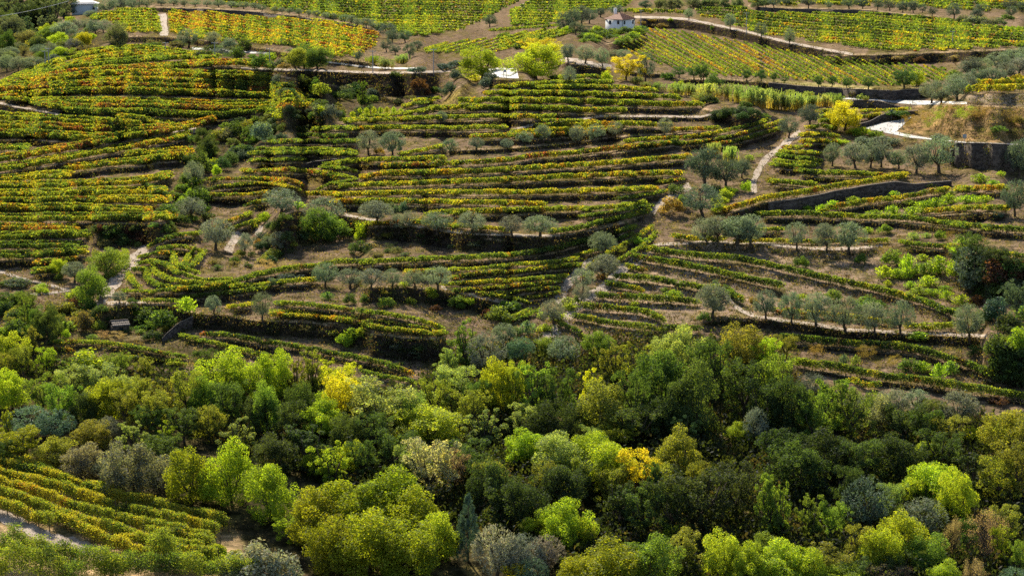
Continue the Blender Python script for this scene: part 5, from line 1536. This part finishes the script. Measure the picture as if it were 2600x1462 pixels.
# white house: near corner at the surveyed point, left wall along -x', right wall along y'
yaw = math.radians(-52)
hu, hv = 1580.7, 79.0
root, pm = root_at("white_house", hu, hv, 0, "white two-storey farmhouse with clay tiled hip roof and dark shutters", "house")
LW, RW, WH = 42.5 / pm / math.cos(math.radians(38)), 33 / pm / math.sin(math.radians(38)), 28.5 / pm
root.rotation_euler = (0, 0, math.radians(52))
# local frame: corner at (0,0); x' runs back along the right wall, y' runs along the left wall
q = MB(); q.box(0, 0, -2.5, RW, LW, WH)
child(q, "wall", [M_WHITE], root)
q = MB(); hip_roof(q, 0, 0, RW, LW, WH + .005, 15 / pm, .8, .35)
child(q, "roof", [M_TILE], root)
q = MB(); q.box(RW * .55, LW * .80, WH + .3, RW * .55 + 6 / pm, LW * .80 + 6 / pm, WH + 25 / pm)
q.box(RW * .55 - .05, LW * .80 - .05, WH + 25 / pm + .003, RW * .55 + 6 / pm + .05, LW * .80 + 6 / pm + .05, WH + 26 / pm)
child(q, "chimney", [M_WHITE], root)


def win(face, a, zc, w, h):
    f, p = MB(), MB()
    z0 = WH - zc / pm - h / 2 / pm
    z1 = z0 + h / pm
    if face == 'L':
        y0 = a * LW - w / 2; y1 = y0 + w
        f.box(-.05, y0 - .07, z0 - .07, -.002, y1 + .07, z1 + .07)
        p.box(-.08, y0, z0, -.052, y1, z1)
    else:
        x0 = a * RW - w / 2; x1 = x0 + w
        f.box(x0 - .07, -.05, z0 - .07, x1 + .07, -.002, z1 + .07)
        p.box(x0, -.08, z0, x1, -.052, z1)
    o = child(f, "window", [M_WHITE], root)
    child(p, "shutter", [M_SHUT], o)


win('L', .25, 7.5, .75, 9); win('L', .72, 8.5, .75, 9); win('L', .45, 26, .8, 8); win('L', .76, 26, .25, 3)
win('R', .14, 7.5, .75, 9); win('R', .84, 8, .75, 9)
q = MB(); q.tube([(-.06, -.06, -2), (-.06, -.06, WH)], .06, 6); child(q, "drainpipe", [M_SHUT], root, smooth=True)
q = MB(); q.tube([(RW - .1, -.07, -2), (RW - .1, -.07, WH)], .05, 6); child(q, "drainpipe", [M_SHUT], root, smooth=True)
q = MB(); q.tube([(RW * .5, LW * .95, WH), (RW * .5, LW * .95, WH + 17 / pm)], .04, 5); child(q, "aerial", [M_METAL], root)

# barn, top left
root, pm = root_at("barn", 214, 38, math.radians(6), "pale barn with light sheet roof at the top left corner", "barn")
bw, bd, bh = 62 / pm, 8.0, 27 / pm
q = MB(); q.box(-bw / 2, 0, -1.5, bw / 2, bd, bh); child(q, "wall", [M_PALE], root)
q = MB(); hip_roof(q, -bw / 2, 0, bw / 2, bd, bh + .005, 9 / pm, bw * .45, .5); child(q, "roof", [plain("roof_sheet", (.62, .58, .56), .6)], root)
f, p = MB(), MB()
f.box(bw * .33, -.06, bh * .45, bw * .33 + .9, -.002, bh * .45 + 1.2); p.box(bw * .33 + .1, -.09, bh * .45 + .1, bw * .33 + .8, -.062, bh * .45 + 1.1)
o = child(f, "window", [M_PALE], root); child(p, "pane", [M_SHUT], o)

# field hut of loose stone with slab roof
root, pm = root_at("stone_hut", 309, 848, math.radians(24), "small rough stone hut with slab roof and dark doorway", "hut")
w_, d_, h_ = 40 / pm, 2.2, 20 / pm
q = MB()
q.box(-w_ / 2, 0, -.4, -.28, d_, h_); q.box(.28, 0.003, -.4, w_ / 2, d_ - .003, h_ - .01); q.box(-.28, .5, -.4, .28, d_ - .006, h_ - .02); q.box(-.283, .003, h_ * .86, .283, .5, h_ - .005)
child(q, "wall", [M_WALL], root)
q = MB(); q.box(-.26, .30, -.3, .26, .36, h_ * .85); child(q, "door", [M_SHUT], root)
q = MB()
for k in range(9):
    x0 = -w_ / 2 - .15 + k * (w_ + .3) / 9
    for sgn in (-1, 1):
        for j in range(3):
            a = d_ / 2 + sgn * (d_ / 2 + .2) * (1 - j / 3); b = d_ / 2 + sgn * (d_ / 2 + .2) * (1 - (j + 1.15) / 3)
            za = h_ + .06 + 11 / pm * j / 3 + .012 * (k % 2); zb = h_ + .06 + 11 / pm * (j + 1.15) / 3 + .012 * (k % 2)
            v = [(x0, a, za), (x0 + (w_ + .3) / 9 - .02, a, za), (x0 + (w_ + .3) / 9 - .02, b, zb), (x0, b, zb)]
            v += [(x, y, z + .06) for x, y, z in v]
            q.quads(v, [(0, 3, 2, 1), (4, 5, 6, 7), (0, 1, 5, 4), (1, 2, 6, 5), (2, 3, 7, 6), (3, 0, 4, 7)])
child(q, "roof", [M_SLATE], root)

# standing stone by the track
r = np.random.default_rng(5)
u, v = pts_of("02:1015,185")[0]
g = ground(u, v); pm = float(ppm_at(u, v))
hh = 29 / pm
q = MB()
q.tube([(r.normal(0, .04), r.normal(0, .04), z) for z in np.linspace(-.3, hh, 8)], np.array((.36, .40, .38, .33, .34, .28, .2, .04)) * hh / 1.7, 7)
o = obj("standing_stone", q.mesh("standing_stone", [M_WALL], col=False))
o.location = Vector(g)
tag(o, "tall dark standing stone on the pale track corner", "stone")

# roadside signs
def sign(u, v, hpx, w, h, kind, label, two=False):
    root, pm = root_at("road_sign", u, v, random.uniform(-.2, .2), label, "road sign")
    Hs = hpx / pm
    for dx in ((-.28, .28) if two else (0,)):
        q = MB(); q.tube([(dx, 0, -.3), (dx, 0, Hs)], .06, 7); child(q, "post", [M_METAL], root, smooth=True)
    q = MB()
    w, h = w / pm, h / pm
    if kind == 'disc':
        a = np.linspace(0, 2 * math.pi, 25)[:-1]
        ring = np.stack([np.cos(a) * w / 2, np.full(24, -.10), Hs + np.sin(a) * h / 2], 1)
        rb = ring.copy(); rb[:, 1] = -.07
        V = np.concatenate([ring, rb, [(0, -.10, Hs)], [(0, -.07, Hs)]])
        f = [(i, (i + 1) % 24, 24 + (i + 1) % 24, 24 + i) for i in range(24)] + [(2 * i, (2 * i + 1), (2 * i + 2) % 24, 48) for i in range(12)] + [(24 + (2 * i + 2) % 24, 24 + 2 * i + 1, 24 + 2 * i, 49) for i in range(12)]
        q.quads(V, f)
    else:
        q.box(-w / 2, -.10, Hs - h / 2, w / 2, -.07, Hs + h / 2)
    child(q, "panel", [M_SIGN], root)


sign(1282, 198, 17, 5.5, 6, 'box', "dark square sign on two posts at the white road bend", True)
sign(2291.5, 328.5, 23, 8.5, 8.5, 'disc', "round grey sign on a post at the foot of the road mound")
sign(2263, 303.5, 20, 9, 9, 'disc', "round pale blue sign on a post behind the roadside parapet")
sign(1950 + 1975 / 3.9585, 1430 / 3.9585, 15, 10, 10, 'box', "pale rectangular sign beside the road at the right edge")

# poles
def pole(s, label, rr=.13):
    (u, v, _, h) = pts_of(s)[0]
    root, pm = root_at("utility_pole", u, v, 0, label, "pole")
    q = MB(); q.tube([(0, 0, -.5), (0, 0, h / pm)], [rr * 1.15, rr * .8], 7); child(q, "shaft", [M_METAL], root, smooth=True)
    q = MB(); q.box(-.7, -.06, h / pm * .95 - .05, .7, .06, h / pm * .95 + .05); child(q, "crossarm", [M_METAL], root)
    for x in (-.6, 0, .6):
        q = MB(); q.tube([(x, 0, h / pm * .95 + .05), (x, 0, h / pm * .95 + .25)], .05, 5); child(q, "insulator", [M_SIGN], root)


for s_, l_ in (("10:138,700,0,215", "pole beside the dark bushes above the ravine road"), ("10:1175,738,0,230", "pole at the edge of the ravine below the orange field"),
               ("10:1785,745,0,255", "pole on the ravine edge nearest the road bend"), ("00:1665,530,0,100", "short pole on the bank above the domed hill"),
               ("00:2160,612,0,185", "pole between the domed hill and the orange field"), ("00:455,680,0,170", "pole nearer the wooded bank at left"),
               ("00:490,664,0,180", "pole at the edge of the domed hill by the wooded bank"), ("20:2355,345,0,220", "thin pole on the track right of the house"),
               ("30:1855,445,0,130", "pole in the wide yellow-green field"), ("20:1295,268,0,165", "thin pole beside the white house")):
    pole(s_, l_, .10)

# overhead wire at the top left
a, b = unproj(np.array([-80.0, 175.0]), np.array([52.0, 3.0]), np.array([560.0, 640.0]))
q = MB()
tt = np.linspace(0, 1, 24)
wp = a[None] * (1 - tt[:, None]) + b[None] * tt[:, None]
wp[:, 2] -= 4 * tt * (1 - tt) * .6
q.tube(wp, .045, 5)
tag(obj("overhead_wire", q.mesh("overhead_wire", [M_WIRE], col=False)), "thin overhead wire crossing the dark wood at the top left", "wire")

# vine pergola on posts, left of the house
root, pm = root_at("pergola", *pts_of("20:250,330")[0], 0, "long vine pergola on many posts left of the white house", "pergola")
for k, (x, y) in enumerate([(0, 352), (60, 348), (120, 344), (180, 338), (240, 332), (300, 326), (360, 322), (420, 318), (470, 314), (-120, 360), (-180, 364), (-60, 356)]):
    u, v = pts_of(f"20:{x},{y}")[0]
    g = ground(u, v) - np.array(root.location)
    q = MB(); q.tube([g + np.array((0, 0, -.2)), g + np.array((0, 0, 1.75))], .06, 5); child(q, "post", [M_VWOOD], root)
pl = pts_of("20:-220,368 0,352 240,332 480,312")
sp = sample_poly(pl, 3)
g = ground(sp[:, 0], sp[:, 1]) - np.array(root.location)
r = np.random.default_rng(8)
pos = np.repeat(g, 60, 0) + r.normal(0, 1, (len(g) * 60, 3)) * np.array((.25, .8, .16)) + np.array((0, .3, 1.75))
col = PK[r.choice(7, size=len(pos), p=np.array(MIX['gd']) / sum(MIX['gd']))] * (1 + r.normal(0, .15, (len(pos), 1)))
q = MB(); q.quads(*leafq(None, pos, .36, np.clip(col, .01, .6), r=r))
obj("foliage", q.mesh("foliage", [M_VINE]), root)
